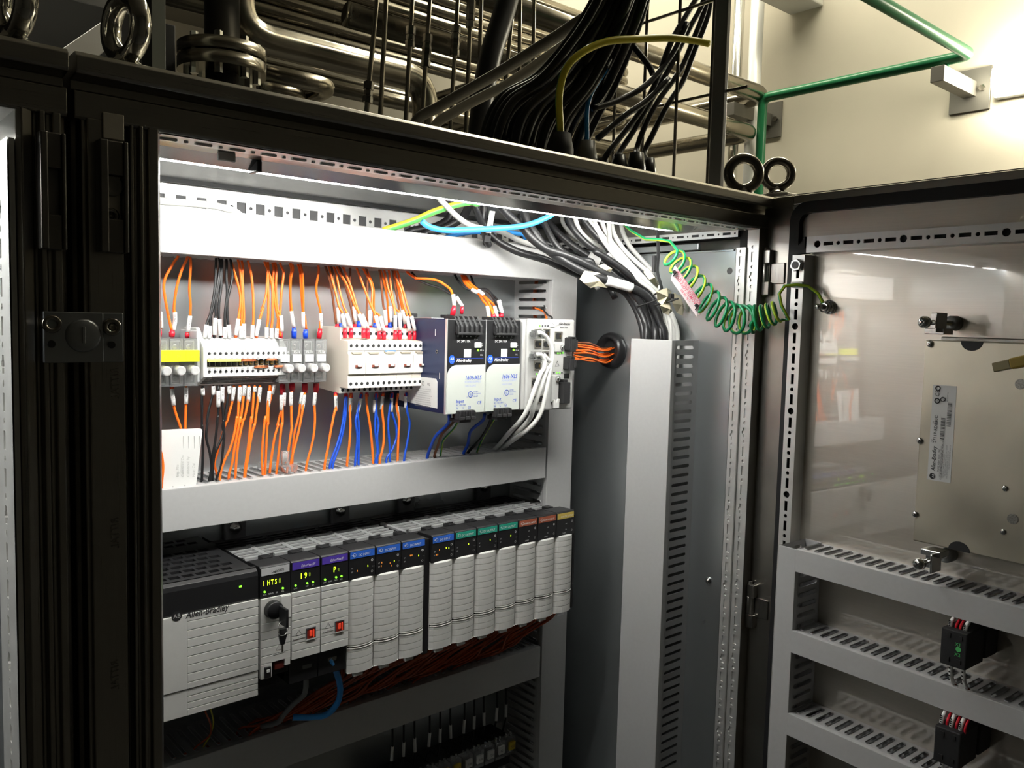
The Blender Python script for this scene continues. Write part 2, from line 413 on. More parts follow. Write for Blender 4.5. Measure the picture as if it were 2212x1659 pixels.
# embossed maker's name down the door post
for k, py in enumerate((845, 1168, 1475)):
    q = onY(256, py - 52, .5998)
    b = MB().text('RITTAL', (q.x, .5996, q.z), (0, 0, -1), (-1, 0, 0), .0075, sx=.9, shear=.15)
    P(b, 'embossed_name', dsteel)

# ---- the adjoining cabinet on the left
cb = thing('adjoining_cabinet', 'adjoining stainless cabinet beyond the dark gap and joining bracket', 'cabinet', (-.25, .84, 0)); P = At(cb)
P(ext_z([(.1395, .655), (.1395, .618), (.139, .606), (.136, .604), (.1355, .600), (.131, .600), (.130, .604), (.1275, .604), (.1265, .600), (.1235, .600), (.1225, .606), (.1205, .606), (.1195, .602), (.1135, .600), (.1105, .603), (.1105, .655)], ZB, 1.674), 'door_post', stain, .0006)
P(ext_x(beam, -.64, .1395), 'top_rail', stainx, .0006)
P(MB().box(-.66, .1395, .66, 1.085, 1.7085, 1.714), 'roof', stainx)
P(MB().box(-.66, .1395, 1.07, 1.085, ZB, 1.7085), 'back_wall', galv)
P(MB().box(.1335, .1395, .655, 1.07, ZB, 1.7085), 'side_wall', galv)
P(MB().box(-.66, -.65, .60, 1.07, ZB, 1.7085), 'side_wall', stain)
P(MB().box(-.66, .1395, .60, 1.085, 0, ZB), 'plinth', greycol)
P(MB().box(-.60, .10, YB, YB+.0025, .22, 1.652), 'mounting_plate', galv)
b = MB(); prail(b, (.1055, .655, 1.655), (0, 0, -1), (0, -1, 0), .0535, 62, 1, .0024, .0030); b.box(.1070, .1100, .604, .655, ZB, 1.655)
P(b, 'perforated_post', galvp)
# ---- cabinet beyond the door on the right
cc = thing('end_cabinet', 'closed stainless cabinet standing behind the open door', 'cabinet', (1.4, .84, 0)); P = At(cc)
P(MB().box(.992, 1.79, .66, 1.085, .08, 1.700), 'body', stain, .002)
P(MB().box(1.0, 1.78, .640, .659, .1, 1.69), 'front_door', stain, .002)
P(MB().box(.992, 1.79, .66, 1.085, 0, .079), 'plinth', greycol)
P(MB().box(.992, 1.79, .650, 1.09, 1.7005, 1.714), 'roof', stainx, .002)

# ---- bracket joining the two left posts
t = thing('joining_bracket', 'pressed metal bracket bolting two cabinet posts together', 'bracket', onY(180, 725, .6)); P = At(t)
a, c = onY(92, 672, .596), onY(268, 782, .596)
b = MB().box(a.x, c.x-.013, .594, .5985, c.z, a.z); b.box(c.x-.013, c.x, .596, .5990, c.z, a.z)
P(b, 'plate', mat('bracket zinc', (.36, .38, .40), .38, .9, noise=.08, nscale=40), .0008)
q = onY(180, 725, .594)
P(MB().lathe((q.x, .5945, q.z), (0, -1, 0), [(0, .012), (.0012, .0095), (.0016, .006), (.0016, .0012)], 20), 'boss', MATS['bracket zinc'])
P(MB().box(q.x-.001, q.x+.001, .5922, .593, q.z-.005, q.z+.006), 'ridge', MATS['bracket zinc'], .0005)
for px, py in ((242, 706), (112, 700)):
    q = onY(px, py, .594)
    b = MB().lathe((q.x, .596, q.z), (0, -1, 0), [(0, .0058), (.0028, .0058), (.0034, .0052), (.0034, .003), (.0015, .0028)], 18); P(b, 'socket_screw', dsteel)
for px, py in ((241, 745), (111, 743)):
    q = onY(px, py, .5935); P(MB().cyl((q.x, .5938, q.z), (q.x, .5930, q.z), .0024), 'hole', gasket)
# ---- catches screwed to the posts
def catch(x0, px1, py0, py1, screws, label, my):
    a, c = onY(x0, py0, .592), onY(px1, py1, .592)
    t = thing('lock_catch', label, 'catch', ((a.x+c.x)/2, .6, (a.z+c.z)/2)); P = At(t)
    w = (c.x - a.x)
    b = MB().box(a.x, a.x+w*.30, .588, .600, c.z, a.z); b.box(a.x+w*.84, c.x, .588, .600, c.z, a.z)
    b.box(a.x+w*.28, a.x+w*.86, .590, .600, c.z, c.z+.022); b.box(a.x+w*.28, a.x+w*.86, .590, .600, a.z-.022, a.z)
    b.box(a.x+w*.28, a.x+w*.86, .597, .600, c.z+.02, a.z-.02)
    P(b, 'body', my, .0008)
    if screws:
        P(MB().box(a.x+w*.30, a.x+w*.82, .5955, .5970, c.z+.022, a.z-.022), 'bright_plate', mat('satin nickel', (.62, .58, .50), .45, .8), .0003)
        k = onY(243, 402, .592); P(MB().lathe((k.x, .5955, k.z), (0, -1, 0), [(0, .0066), (.004, .0066), (.0045, .006), (.003, .0035)], 20), 'boss', my)
    for px, py in screws:
        q = onY(px, py, .594)
        P(MB().lathe((q.x, .597, q.z), (0, -1, 0), [(0, .0050), (.004, .0050), (.0046, .0044), (.0046, .0026), (.002, .0024)], 16), 'socket_screw', dsteel)
catm = mat('cast catch steel', (.20, .19, .175), .35, .9, noise=.1, nscale=50)
catch(212, 276, 300, 548, ((240, 466),), 'dark steel lock catch with a bright socket screw on the post', catm)
t = thing('reflection_patch', 'pale patch added for a warm reflection at the top of the door post', 'plate', onY(242, 270, .6)); a, c = onY(221, 242, .599), onY(267, 305, .599); At(t)(MB().box(a.x, c.x, .5975, .5998, c.z, a.z), 'plate', MATS['satin nickel'], .0004)  # pale patch added to stand for warm light reflected in the stainless post
catch(83, 143, 282, 541, (), 'dark steel lock catch on the adjoining cabinet post', catm)

# ================================================================ CABINET LIGHT
def cabinet_lamp(lx0, lx1, label, clips):
    t = thing('cabinet_lamp', label, 'lamp', ((lx0+lx1)/2, .66, 1.68), 'cabinet lamps under the roofs'); P = At(t)
    P(ext_x([(.640, 1.6755), (.6650, 1.6660), (.6665, 1.6665), (.6665, 1.692), (.640, 1.692)], lx0, lx1), 'housing', mat('lamp housing', (.30, .29, .28), .16, 1.0), .0004)
    P(ext_x([(.6668, 1.6676), (.6910, 1.6690), (.6945, 1.6730), (.6930, 1.690), (.6668, 1.690)], lx0+.01, lx1-.012), 'diffuser', lampm, .001)
    P(MB().box(lx1-.012, lx1+.004, .655, .690, 1.670, 1.690), 'end_cap', white, .001)
    if clips:
        q = onY(482, 340, .645); P(MB().box(q.x-.007, q.x+.007, .637, .6400, 1.666, 1.690), 'clip', white, .001)
        q = onY(548, 366, .66); P(MB().box(q.x-.002, q.x+.002, .6485, .6655, 1.6635, 1.672), 'clip', black, .0006)
cabinet_lamp(.165, .868, 'bright linear lamp with dark housing under the roof of the open cabinet', True)
cabinet_lamp(-.60, .09, 'linear lamp inside the adjoining cabinet', False)
# ================================================================ CABLE DUCTS
def make_duct(name, label, O, U, W, N, L, width, depth, group=None, pitch=.0125, slot=.0022, lip=.011, base=.010, s0=0.0, endopen=False):
    """O corner on the mounting face, U along, W across, N away from the mounting face"""
    O, U, W, N = V(O), V(U), V(W), V(N)
    t = thing(name, label, 'cable duct', O + U*(L/2), group); P = At(t)
    b = MB(); n = int(L/pitch); rest = L - n*pitch
    cells = [(pitch, 'v', slot, (depth-lip-base)/2 - .001)]*n
    H = depth - .0022
    off = base - lip  # shift of slot centre
    for side in (0, 1):
        org = O + W*(width*side) + N*0.0
        # plain foot, slotted band, plain head
        if side == 0:
            for z0, z1 in ((0, base/2), (H-lip/2, H)): b.quad(org+N*z0, org+N*z1, org+U*L+N*z1, org+U*L+N*z0)
            holeplate(b, org+N*(H-lip/2), U, -N, H-lip/2-base/2, cells, .0016)
            b.quad(org+U*(n*pitch)+N*base/2, org+U*(n*pitch)+N*(H-lip/2), org+U*L+N*(H-lip/2), org+U*L+N*base/2)
        else:
            for z0, z1 in ((0, base/2), (H-lip/2, H)): b.quad(org+N*z0, org+U*L+N*z0, org+U*L+N*z1, org+N*z1)
            holeplate(b, org+N*(base/2), U, N, H-lip/2-base/2, cells, .0016)
            b.quad(org+U*(n*pitch)+N*base/2, org+U*L+N*base/2, org+U*L+N*(H-lip/2), org+U*(n*pitch)+N*(H-lip/2))
    b.obox(O+U*(L/2)+W*(width/2)+N*.0008, U*(L/2), W*(width/2-.0001), N*.0007)
    P(b, 'slotted_base', ductd)
    c = MB(); e = .0012
    c.obox(O+U*(L/2)+W*(width/2)+N*(depth-.0008), U*(L/2), W*(width/2+e), N*.0008)
    for sgn in (0, 1):
        c.obox(O+U*(L/2)+W*((width+e*.5+.0002) if sgn else -e*.5-.0002)+N*(depth-lip*.36), U*(L/2), W*.0006, N*(lip*.36))
    P(c, 'cover', duct, .0007)
    return t
EX, EY, EZ = V((1, 0, 0)), V((0, 1, 0)), V((0, 0, 1))
G = 'grey slotted ducts on the mounting plate'
xd0, xd1 = .185, .8375
make_duct('cable_duct', 'top grey slotted duct above the breakers, brightly lit under the lamp', (xd0, YB, 1.6110), EX, EZ, -EY, xd1-xd0+.006, .0440, .085, G)
make_duct('cable_duct', 'middle grey slotted duct between the power supplies and the controller', (xd0, YB, 1.3210), EX, EZ, -EY, xd1-xd0-.002, .0425, .085, G)
make_duct('cable_duct', 'lower grey slotted duct in shadow below the controller', (xd0, YB, 1.0195), EX, EZ, -EY, xd1-xd0-.002, .0440, .085, G)
make_duct('cable_duct', 'upright grey slotted duct beside the network switch', (.8885, YB, .30), EZ, -EX, -EY, 1.345, .0480, .0845, G)
sd = make_duct('cable_duct', 'wide upright grey duct on the side plate taking the cable bundle', (XR, .7660, .30), EZ, -EY, -EX, 1.2285, .0685, .060, pitch=.0125, slot=.0024)
# ================================================================ CONTROLLER
YP = .808
sx0 = [.3625 + .035*i for i in range(6)] + [.5810 + .035*i for i in range(7)]
ZPT, ZPM, ZPB = 1.2870, 1.2540, 1.1445
ch = thing('controller_chassis', 'black slotted controller chassis with silver vent bars behind the module row', 'chassis', (.6, .93, 1.14)); P = At(ch)
P(MB().box(.3620, .8295, .8445, YB-.001, 1.1400, 1.2795), 'body', blackm, .001)
P(MB().box(.572, .5805, .8120, .8440, 1.1400, 1.2830), 'centre_rib', black, .0006)
P(MB().box(.8262, .8300, .8100, .8440, 1.1450, 1.2790), 'end_plate', black, .001)
for i in range(13):           # vent openings at the back of the chassis, silver guide bars in front of them
    x = sx0[i] - (.004 if i > 5 else .002)
    b = MB()
    for k in range(3): b.box(x+.003, x+.031, .924+k*.010, .9275+k*.010, 1.2796, 1.2812)
    P(b, 'vent_rib', black)
    b = MB(); z = 1.2800
    for k in range(4): b.box(x+.003, x+.0315, .871+k*.0112, .8742+k*.0112, z+.001, z+.003)
    b.box(x-.0025, x+.003, .862, .914, z, z+.0026); b.box(x+.008, x+.030, .8595, .8645, z, z+.0032)
    P(b, 'guide_bar', mat('bright guide metal', (.62, .63, .63), .35, .55))
    b = MB().box(x+.022, x+.034, .846, .858, 1.2796, 1.2850); b.box(x+.002, x+.022, .848, .8560, 1.2796, 1.2815)
    P(b, 'latch', black, .0006)
for px, py in ((508, 1140), (735, 1103), (878, 1080), (1045, 1052)):   # slotted mounting ears
    q = onY(px, py, .958)
    b = MB().box(q.x-.014, q.x+.014, .957, .962, 1.278, q.z+.012); P(b, 'mounting_ear', greycol, .002)
    P(MB().lathe((q.x, .957, q.z), (0, -1, 0), [(0, .0075), (.001, .0075), (.002, .005), (.004, .0045), (.0045, .003)]), 'mounting_screw', chrome)

# ---- power supply of the controller
ps = thing('controller_power_supply', 'wide light grey controller supply with black vented top', 'power supply', (.27, .88, 1.14)); P = At(ps)
X0, X1 = .1650, .3605
P(MB().box(X0, X1, .8125, YB-.001, 1.1530, 1.2835), 'body', blackm, .001)
b = MB()
for r in range(9):
    n = 14; w = .0165 if r < 7 else .0165
    if r in (6,): holeplate(b, (X0, .8165+r*w, 1.2870), (1, 0, 0), (0, 1, 0), w, [(X1-X0, None, 0, 0)], .002); continue
    sh = .007*(r % 2)
    cells = [(sh+.004, None, 0, 0)] + [((X1-X0-.014-.010)/13, 'r', .0052, .0042)]*13 + [(.020-sh-.004, None, 0, 0)]
    holeplate(b, (X0, .8165+r*w, 1.2870), (1, 0, 0), (0, 1, 0), w, cells, .003)
b.box(X0, X1, .8130, .8165, 1.2830, 1.2870); b.quad((X1, .8165, 1.2835), (X1, .963, 1.2835), (X1, .963, 1.287), (X1, .8165, 1.287))
P(b, 'vented_top', black)
fr = [(.8140, 1.2868), (.8090, 1.2835), (.8075, 1.2790), (.8068, 1.2560), (.8075, 1.2548), (.8130, 1.2548), (.8130, 1.2868)]
P(ext_x(fr, X0, X1), 'black_fascia', black, .0008)
P(MB().box(.3400, .3425, .8066, .8070, 1.2706, 1.2724), 'led', green_led)
def notched(x0, x1, z0, z1, y, lines, yb):
    pr = [(yb, z0), (y, z0)]
    for z in lines: pr += [(y, z-.0004), (y+.0010, z-.0002), (y+.0010, z+.0002), (y, z+.0004)]
    pr += [(y, z1), (yb, z1)]
    return ext_x(pr, x0, x1)
lines = [1.2470 - .0088*i for i in range(8)][::-1]
gr = At(ps)
xm = onY(405, 1400, .8055).x
P(notched(xm, X1-.0005, 1.1790, 1.2545, .8055, lines, .8128), 'front_cover', plcg, .0004)
P(MB().box(X0, xm, .8055, .8128, 1.1790, 1.2545), 'front_cover', plcg, .0004)
P(notched(xm, X1-.0005, 1.1515, 1.1778, .8062, [1.158, 1.1645, 1.171], .8128), 'lower_flap', plcg, .0004)
P(MB().box(X0, xm, .8062, .8128, 1.1515, 1.1778), 'lower_flap', plcg, .0004)
q = onY(382, 1331, .8053)
b = MB().disc((q.x, .8053, q.z), (0, -1, 0), .0050, 24, ink); b.text('AB', (q.x, .8051, q.z-.0018), EX, EZ, .0058, plcg, align='CENTER')
P(b, 'logo')
q = onY(401, 1336, .8053)
P(MB().text('Allen-Bradley', (q.x, .8053, q.z-.0003), EX, EZ, .0098, ink, shear=.22, sx=.80, bold=.012), 'maker_name')

# ---- modules
def io_door(x0, x1, z0, z1, y, gap=None):
    rows = []; z = z1
    rows += [(z1, .0045), (z1-.0005, .0012), (z1-.0018, 0)]
    k = 0
    while z > z0 + .010:
        z -= .0077; k += 1
        rows += [(z+.0004, 0), (z+.0002, .0009), (z-.0002, .0009), (z-.0004, 0)]
    rows = [r for r in rows if r[0] > z0+.001]
    if gap: rows = [r for r in rows if abs(r[0]-gap) > .0025] + [(gap+.0012, 0), (gap+.0008, .0035), (gap-.0010, .0035), (gap-.0012, -.0006), (gap-.0030, 0)]
    rows.append((z0, 0)); rows.sort(key=lambda r: -r[0])
    n = 8; vs = []; 
    for z, d in rows:
        for i in range(n+1):
            s = i/n; bul = .0042*(1-(2*s-1)**2)*(1 if s < .5 else 1)
            edge = .0015 if i in (0, n) else 0
            vs.append((x0+(x1-x0)*s, y-bul+d+edge, z))
    m = len(rows); fs = [(j*(n+1)+i, (j+1)*(n+1)+i, (j+1)*(n+1)+i+1, j*(n+1)+i+1) for j in range(m-1) for i in range(n)]
    b = MB().add(vs, fs)
    b.box(x0, x1, y+.003, y+.006, z0, z1-.0002)
    b.quad((x0, y+.0015, z0), (x0, y+.0055, z0), (x0, y+.0055, z1), (x0, y+.0015, z1)); b.quad((x1, y+.0055, z0), (x1, y+.0015, z0), (x1, y+.0015, z1), (x1, y+.0055, z1))
    b.add([(x0, y+.005, z0)] + [(x0+(x1-x0)*i/n, y-.0042*(1-(2*i/n-1)**2), z0) for i in range(n+1)] + [(x1, y+.005, z0)], [tuple(range(n+3))])
    xc = (x0+x1)/2 - .004
    b.box(xc-.006, xc+.006, y-.002, y+.002, z0-.0045, z0+.001)
    return b
LAB = {'in': ('DC INPUT', (.03, .14, .62)), 'out': ('DC OUTPUT', (.02, .34, .24)), 'ain': ('ANALOG INPUT', (.38, .10, .05)), 'aout': ('ANALOG OUTPUT', (.62, .47, .10)),
       'en': ('EtherNet/IP', (.085, .045, .38)), 'cpu': ('Logix5575', (.55, .55, .56))}
LED = {0: [(.30, 1.2625, 1), (.70, 1.266, 0)], 1: [(.20, 1.2625, 1), (.22, 1.2665, 1), (.55, 1.264, 1), (.62, 1.2605, 1), (.72, 1.2655, 0)],
       2: [(.35, 1.268, 1), (.42, 1.268, 1), (.70, 1.266, 0)], 3: [(.20, 1.2625, 1), (.25, 1.2625, 1), (.32, 1.268, 1), (.62, 1.269, 0), (.74, 1.268, 0)]}
names = ['processor_module'] + ['network_module']*2 + ['input_module']*4 + ['output_module']*3 + ['analog_module']*3
kinds = ['cpu', 'en', 'en', 'in', 'in', 'in', 'in', 'out', 'out', 'out', 'ain', 'ain', 'aout']
labels = ['processor module with a key in its black switch and a bright code display',
  'network module with a violet strip next to the processor, its display reading 19', 'network module with a violet strip and a thick blue cable below it',
  'blue-striped input module next to the network modules', 'blue-striped input module, middle one of the three before the black rib', 'blue-striped input module just before the black rib',
  'blue-striped input module just after the black rib', 'green-striped output module touching the blue-striped one', 'green-striped output module between two other green-striped ones', 'green-striped output module touching a brown-striped one',
  'brown-striped analog module touching a green-striped one', 'brown-striped analog module touching the yellow-striped one', 'yellow-striped analog module at the end of the controller row']
modules = []
for i in range(13):
    x0, x1, kd = sx0[i]+.0004, sx0[i]+.0344, kinds[i]
    t = thing(names[i], labels[i], 'module', (x0+.017, .84, 1.14), 'modules plugged into the controller'); P = At(t); modules.append(t)
    zb = {'cpu': 1.166, 'en': 1.150}.get(kd, 1.1480)
    hs = MB().box(x0, x1, .8125, .8440, zb, 1.2830)
    hs.prism([(.8125, 1.2825), (.8085, 1.2845), (.8085, 1.2858), (.8105, 1.2872), (.8380, 1.2862), (.8420, 1.2825)], lambda a, c: (x0, a, c), lambda a, c: (x1, a, c))
    hs.box(x0, x1, .8085, .8130, ZPM-.001, 1.2846)
    HS = P(hs, 'housing', black, .0006)
    nm, colr = LAB[kd]; lm = mat('label ' + kd, colr, .45)
    b = MB().box(x0+.0014, x1-.0012, .8081, .8086, 1.2772, 1.2850, lm)
    pm = ink if kd == 'cpu' else wprint
    b.text(nm + (' ' if kd in ('in', 'out') else ''), (x0+.0195, .8079, 1.2792), EX, EZ, .0040 if kd not in ('ain', 'aout') else .0034, pm, align='CENTER', sx=.85, shear=.2 if kd == 'en' else 0, bold=.008)
    if kd in ('in', 'out', 'ain'):
        b.torus((x0+.0065, .8079, 1.2812), (0, 1, 0), .0019, .0002, 16, 4, wprint); b.box(x0+.0028, x0+.0062, .8078, .8080, 1.2810, 1.2814, wprint)
    P(b, 'label_strip', None)
    if kd in ('in', 'out', 'ain', 'aout'):
        b = MB()
        if kd in ('in', 'out'):
            b.text('ST', (x0+.003, .8082, 1.2655), EX, EZ, .0022, wprint); b.text('ST', (x0+.003, .8082, 1.2612), EX, EZ, .0022, wprint)
            b.text('DIAGNOSTIC' if kd == 'zz' else 'O K', (x1-.0042, .8082, 1.2640), EX, EZ, .0018, plcd)
        else:
            b.text('CAL', (x0+.017, .8082, 1.2690), EX, EZ, .0018, wprint); b.text('OK', (x0+.017, .8082, 1.2610), EX, EZ, .0018, wprint); b.text('HART', (x0+.012, .8082, 1.2560), EX, EZ, .0026, wprint)
        b.torus((x1-.0042, .8083, 1.2720), (0, 1, 0), .0012, .0002, 12, 4, wprint); b.torus((x1-.0042, .8083, 1.2590), (0, 1, 0), .0012, .00012, 12, 4, plcg)
        P(b, 'print', None, sub=HS)
        if kd in ('in', 'out'):
            pat = LED[(i-3) % 4] if kd == 'in' else [(.62, 1.268, 0)]
            for fx, z, am in pat:
                P(MB().box(x0+fx*.034, x0+fx*.034+.0006, .8079, .8083, z-.0009, z+.0009), 'led', dim_led if am else yg_led, sub=HS)
        P(io_door(x0, x1, ZPB, ZPM, .8098, 1.1745), 'terminal_cover', plcg)
        if kd in ('out', 'ain') and i in (6, 11):
            pass
    else:
        # display
        b = MB(); dz = 1.2665
        if kd == 'cpu':
            for k, chh in enumerate('IHTS8'): b.text(chh, (x0+.0035+k*.0043, .8082, dz), EX, EZ, .0078, yg_led if k < 4 else mat('dim display', (.2, .22, .02), .4, emit=(.6, 1, .05), es=.35), sx=.62, bold=.012)
        else:
            for k, chh in enumerate('19' if i == 1 else ' P'): b.text(chh, (x0+.0100+k*.0052, .8082, dz), EX, EZ, .0085, yg_led, sx=.75, bold=.012)
            b.text('8' if i == 1 else 'q', (x0+.0205, .8082, dz+.001), EX, EZ, .006, MATS['dim display'], sx=.7)
        P(b, 'display', None, sub=HS)
        txt = (['RUN', 'FORCE', 'SD', 'OK'], [0, 3]) if kd == 'cpu' else ((['LINK', '', 'NET', 'OK'], [0, 2, 3]) if i == 1 else (['LNK1', 'LNK2', 'NET', 'OK'], [0, 2, 3]))
        for k in range(4):
            xx = x0 + .0040 + k*.0068
            if txt[0][k]:
                P(MB().text(txt[0][k], (xx+.001, .8082, 1.2562), EX, EZ, .0024, wprint, align='CENTER', sx=.8, bold=.006), 'print', sub=HS)
            if k in txt[1]: P(MB().cyl((xx+.001, .8086, 1.2602), (xx+.001, .8076, 1.2602), .0011, 10), 'led', green_led, sub=HS)
        zl = 1.1665 if kd == 'cpu' else 1.1795
        if kd == 'cpu':
            fb = MB(); zs = [1.2535, 1.2440, 1.2352, 1.2264, 1.2176, 1.2088, 1.2000, 1.1912]
            fb = notched(x0+.0005, x1-.0003, 1.1830, 1.2530, .8068, [1.1912, 1.2000, 1.2088, 1.2176, 1.2264], .8128)
            P(fb, 'front_cover', plcg, .0004)
            P(MB().box(x0+.0005, x0+.0130, .8068, .8128, 1.1665, 1.1830), 'front_cover', plcg, .0008)
            P(MB().box(x1-.0065, x1-.0003, .8068, .8128, 1.1755, 1.1830), 'front_cover', plcg, .0006)
            P(MB().box(x1-.0115, x1-.0003, .8055, .8070, 1.2275, 1.2525), 'lid', plcg, .0008)
            q = V((x0+.0135, .8068, 1.2405))
            P(MB().lathe(q, (0, -1, 0), [(0, .0098), (.006, .0094), (.0072, .0086), (.0072, .001)], 28), 'key_switch', black)
            k = MB().box(q.x+.0035, q.x+.0065, .7825, .8000, q.z-.0145, q.z+.0050); k.box(q.x+.0042, q.x+.0058, .7985, .8010, q.z-.004, q.z+.004)
            P(k, 'key', black, .001)
            P(MB().torus((q.x+.0040, .7905, q.z-.0165), (.35, -.9, .1), .0078, .00035, 32, 6), 'key_ring', chrome)
            P(MB().prism([(-.004, -.004), (.004, -.004), (.0045, -.012), (.0015, -.0215), (-.0025, -.0215), (-.0045, -.012)], lambda a, c: (q.x+.0055+a, .7930, q.z-.0145+c), lambda a, c: (q.x+.0055+a, .7965, q.z-.0145+c)), 'key', black, .0008, label='second black key hanging from the ring')
            P(MB().box(q.x+.0040, q.x+.0060, .7940, .7955, q.z-.0435, q.z-.0355), 'key_blade', chrome)
            P(MB().box(x0+.0035, x0+.0110, .8040, .8070, 1.1680, 1.1800), 'card_latch', black, .001)
            P(MB().box(x0+.0055, x0+.0090, .8030, .8041, 1.1745, 1.1775), 'card_tab', white, .0003)
            P(MB().box(x0+.0165, x0+.0270, .8080, .8128, 1.1730, 1.1810), 'usb_port', mat('dark red port', (.12, .02, .015), .4), .0005)
            q2 = V((x0+.021, .8066, 1.1905))
        else:
            zz = [1.1795+.0085*(k+1) for k in range(8)]
            P(notched(x0+.0003, x1-.0003, zl, 1.2530, .8068, [z for z in zz if z < 1.2525], .8128), 'front_cover', plcg, .0004)
            ux0, ux1, uz0, uz1 = x0+.0178, x0+.0272, 1.1985, 1.2095
            b = MB()
            for bx in ((ux0-.001, ux1+.001, uz1, uz1+.001), (ux0-.001, ux1+.001, uz0-.0012, uz0), (ux0-.001, ux0, uz0, uz1), (ux1, ux1+.001, uz0, uz1)):
                b.box(bx[0], bx[1], .8058, .8070, bx[2], bx[3], plcg if bx[3] == uz0 else greycol)
            P(b, 'port_frame')
            up = P(MB().box(ux0, ux1, .8063, .8069, uz0, uz1), 'usb_port', mat('deep red port', (.30, .03, .02), .35)); P(MB().box(ux0+.0030, ux1-.0036, .8050, .8064, uz0+.0028, uz1-.0020), 'port_tongue', redport, .0003, sub=up); P(MB().box(ux1-.0022, ux1-.0010, .8052, .8064, uz0+.0012, uz1-.0016), 'port_tongue', redport, .0002, sub=up)
            # sunk lower part with sockets
            lo = MB().prism([(.8180, 1.1790), (.8180, 1.1745), (.8260, 1.1510), (.8420, 1.1510), (.8420, 1.1790)], lambda a, c: (x0, a, c), lambda a, c: (x1, a, c)); P(lo, 'lower_body', greycol, .0006)
            for zz2, xx in ((1.1620, x0+.013),):
                P(MB().obox((xx+.003, .8205, zz2), (.0078, 0, 0), (0, .0016, .0048), (0, -.0012, .0004)), 'socket', ink, .0004)
            q2 = V((x0+.0085, .8066, 1.2010))
        # embossed warning triangle and trident
        b = MB(); T = [(q2.x-.0035, q2.z+.0045), (q2.x+.0035, q2.z+.0045), (q2.x, q2.z+.0105)]
        for a2 in range(3):
            p, r = T[a2], T[(a2+1) % 3]; b.tube([(p[0], .8067, p[1]), (r[0], .8067, r[1])], .00018, 5, plcd)
        b.tube([(q2.x-.0065, .8067, q2.z), (q2.x+.0065, .8067, q2.z+.0006)], .00025, 5, plcd); b.tube([(q2.x-.002, .8067, q2.z), (q2.x, .8067, q2.z+.0018), (q2.x+.003, .8067, q2.z+.002)], .0002, 5, plcd)
        b.disc((q2.x-.0062, .8066, q2.z), (0, -1, 0), .0009, 10, plcd)
        P(b, 'emboss')
# ================================================================ UPPER DEVICE ROW
dr = MB(); XA, XB2 = .186, .842
dr.prism([(YB, 1.4985), (YB-.0065, 1.4985), (YB-.0065, 1.5005), (YB-.0075, 1.5005), (YB-.0075, 1.4785), (YB-.0065, 1.4785), (YB-.0065, 1.481), (YB, 1.481)], lambda a, c: (XA, a, c), lambda a, c: (XB2, a, c))
t = thing('din_rail', 'steel mounting rail carrying the breakers and terminals', 'rail', (.5, YB, 1.49)); At(t)(dr, 'rail', galvp)

def hole_disc(b, x, y, z, r, M=ink): b.cyl((x, y+.0002, z), (x, y-.0003, z), r, 12, M)
# ---- fuse holders with clear covers
def fuse_holder(x0, wd, label, group, yel, txt):
    t = thing('fuse_holder', label, 'fuse holder', (x0+wd/2, .95, 1.47), group); P = At(t)
    x1 = x0 + wd - .0004; z0, z1 = 1.4705, 1.5215
    P(MB().box(x0+.0008, x1-.0006, .9100, .956, z0+.001, z1-.001), 'base', mat('fuse base', (.085, .085, .09), .5), .0008)
    P(MB().box(x0+.0020, x1-.0020, .9085, .9102, z0+.004, z1-.004), 'contact', mat('dull metal', (.42, .42, .40), .4, .9), .0004)
    for zz in (z0+.0075, z1-.0090):
        P(MB().lathe((x0+wd*.5, .9090, zz), (0, -1, 0), [(0, .0028), (.0016, .0028), (.0020, .0022)], 12), 'clamp_screw', chrome)
        b = MB().box(x0+.0018, x1-.0018, .9050, .9062, zz-.0055, zz-.0042); b.box(x0+.0018, x1-.0018, .9050, .9062, zz+.0052, zz+.0066); b.box(x0+.0018, x0+.0030, .9050, .9062, zz-.0042, zz+.0052); b.box(x1-.0030, x1-.0018, .9050, .9062, zz-.0042, zz+.0052)
        P(b, 'clamp_frame', frost, .0003)
    cv = MB()
    cv.box(x0, x1, .9010, .9016, z0, z1); cv.box(x0, x0+.0006, .9016, .930, z0, z1); cv.box(x1-.0006, x1, .9016, .930, z0, z1); cv.box(x0, x1, .9016, .930, z1-.0006, z1); cv.box(x0, x1, .9016, .930, z0, z0+.0006)
    P(cv, 'clear_cover', clear)
    if yel:
        P(MB().box(x0-.0001, x1+.0003, .8950, .9008, 1.4970, 1.5092), 'yellow_label', ylab, .0003); YL = [c for c in t.children if c.name.startswith('yellow')][0]
        P(MB().text(txt, (x0+wd*.5, .8948, 1.5010), EX, EZ, .0050, mat('faint print', (.38, .36, .02), .5), align='CENTER'), 'print', sub=YL)
    else:
        P(MB().box(x0+.0015, x1-.0022, .8990, .9009, 1.4948, 1.5035), 'white_label', cardw, .0003)
        P(MB().text(txt, (x0+wd*.5, .9007, 1.5050), EX, EZ, .0042, wprint, align='CENTER', sx=.85), 'print')
    kz = 1.4880
    kb = MB().lathe((x0+wd*.48, .9010, kz), (0, -1, 0), [(0, .0052), (.0100, .0050), (.0135, .0050), (.0145, .0044), (.0140, .0030), (.0140, .0005)], 20)
    P(kb, 'knob', frost)
for i in range(4):
    fuse_holder(.2750+.0146*i, .0146, ['fuse holder with a yellow label half hidden by the post, hugging the post', 'clear fuse holder with a yellow label numbered F3', 'clear fuse holder with a yellow label numbered F4', 'clear fuse holder with a yellow label numbered F5 beside the white terminal blocks'][i], 'yellow-labelled fuse holders', True, ['F2', 'F3', 'F4', 'F5'][i])
fl = ['clear fuse holder with a white label touching the white terminal blocks', 'clear fuse holder with a white label, second from the terminal blocks', 'clear fuse holder with a white label, third from the terminal blocks', 'clear fuse holder with a white label touching the circuit breakers']
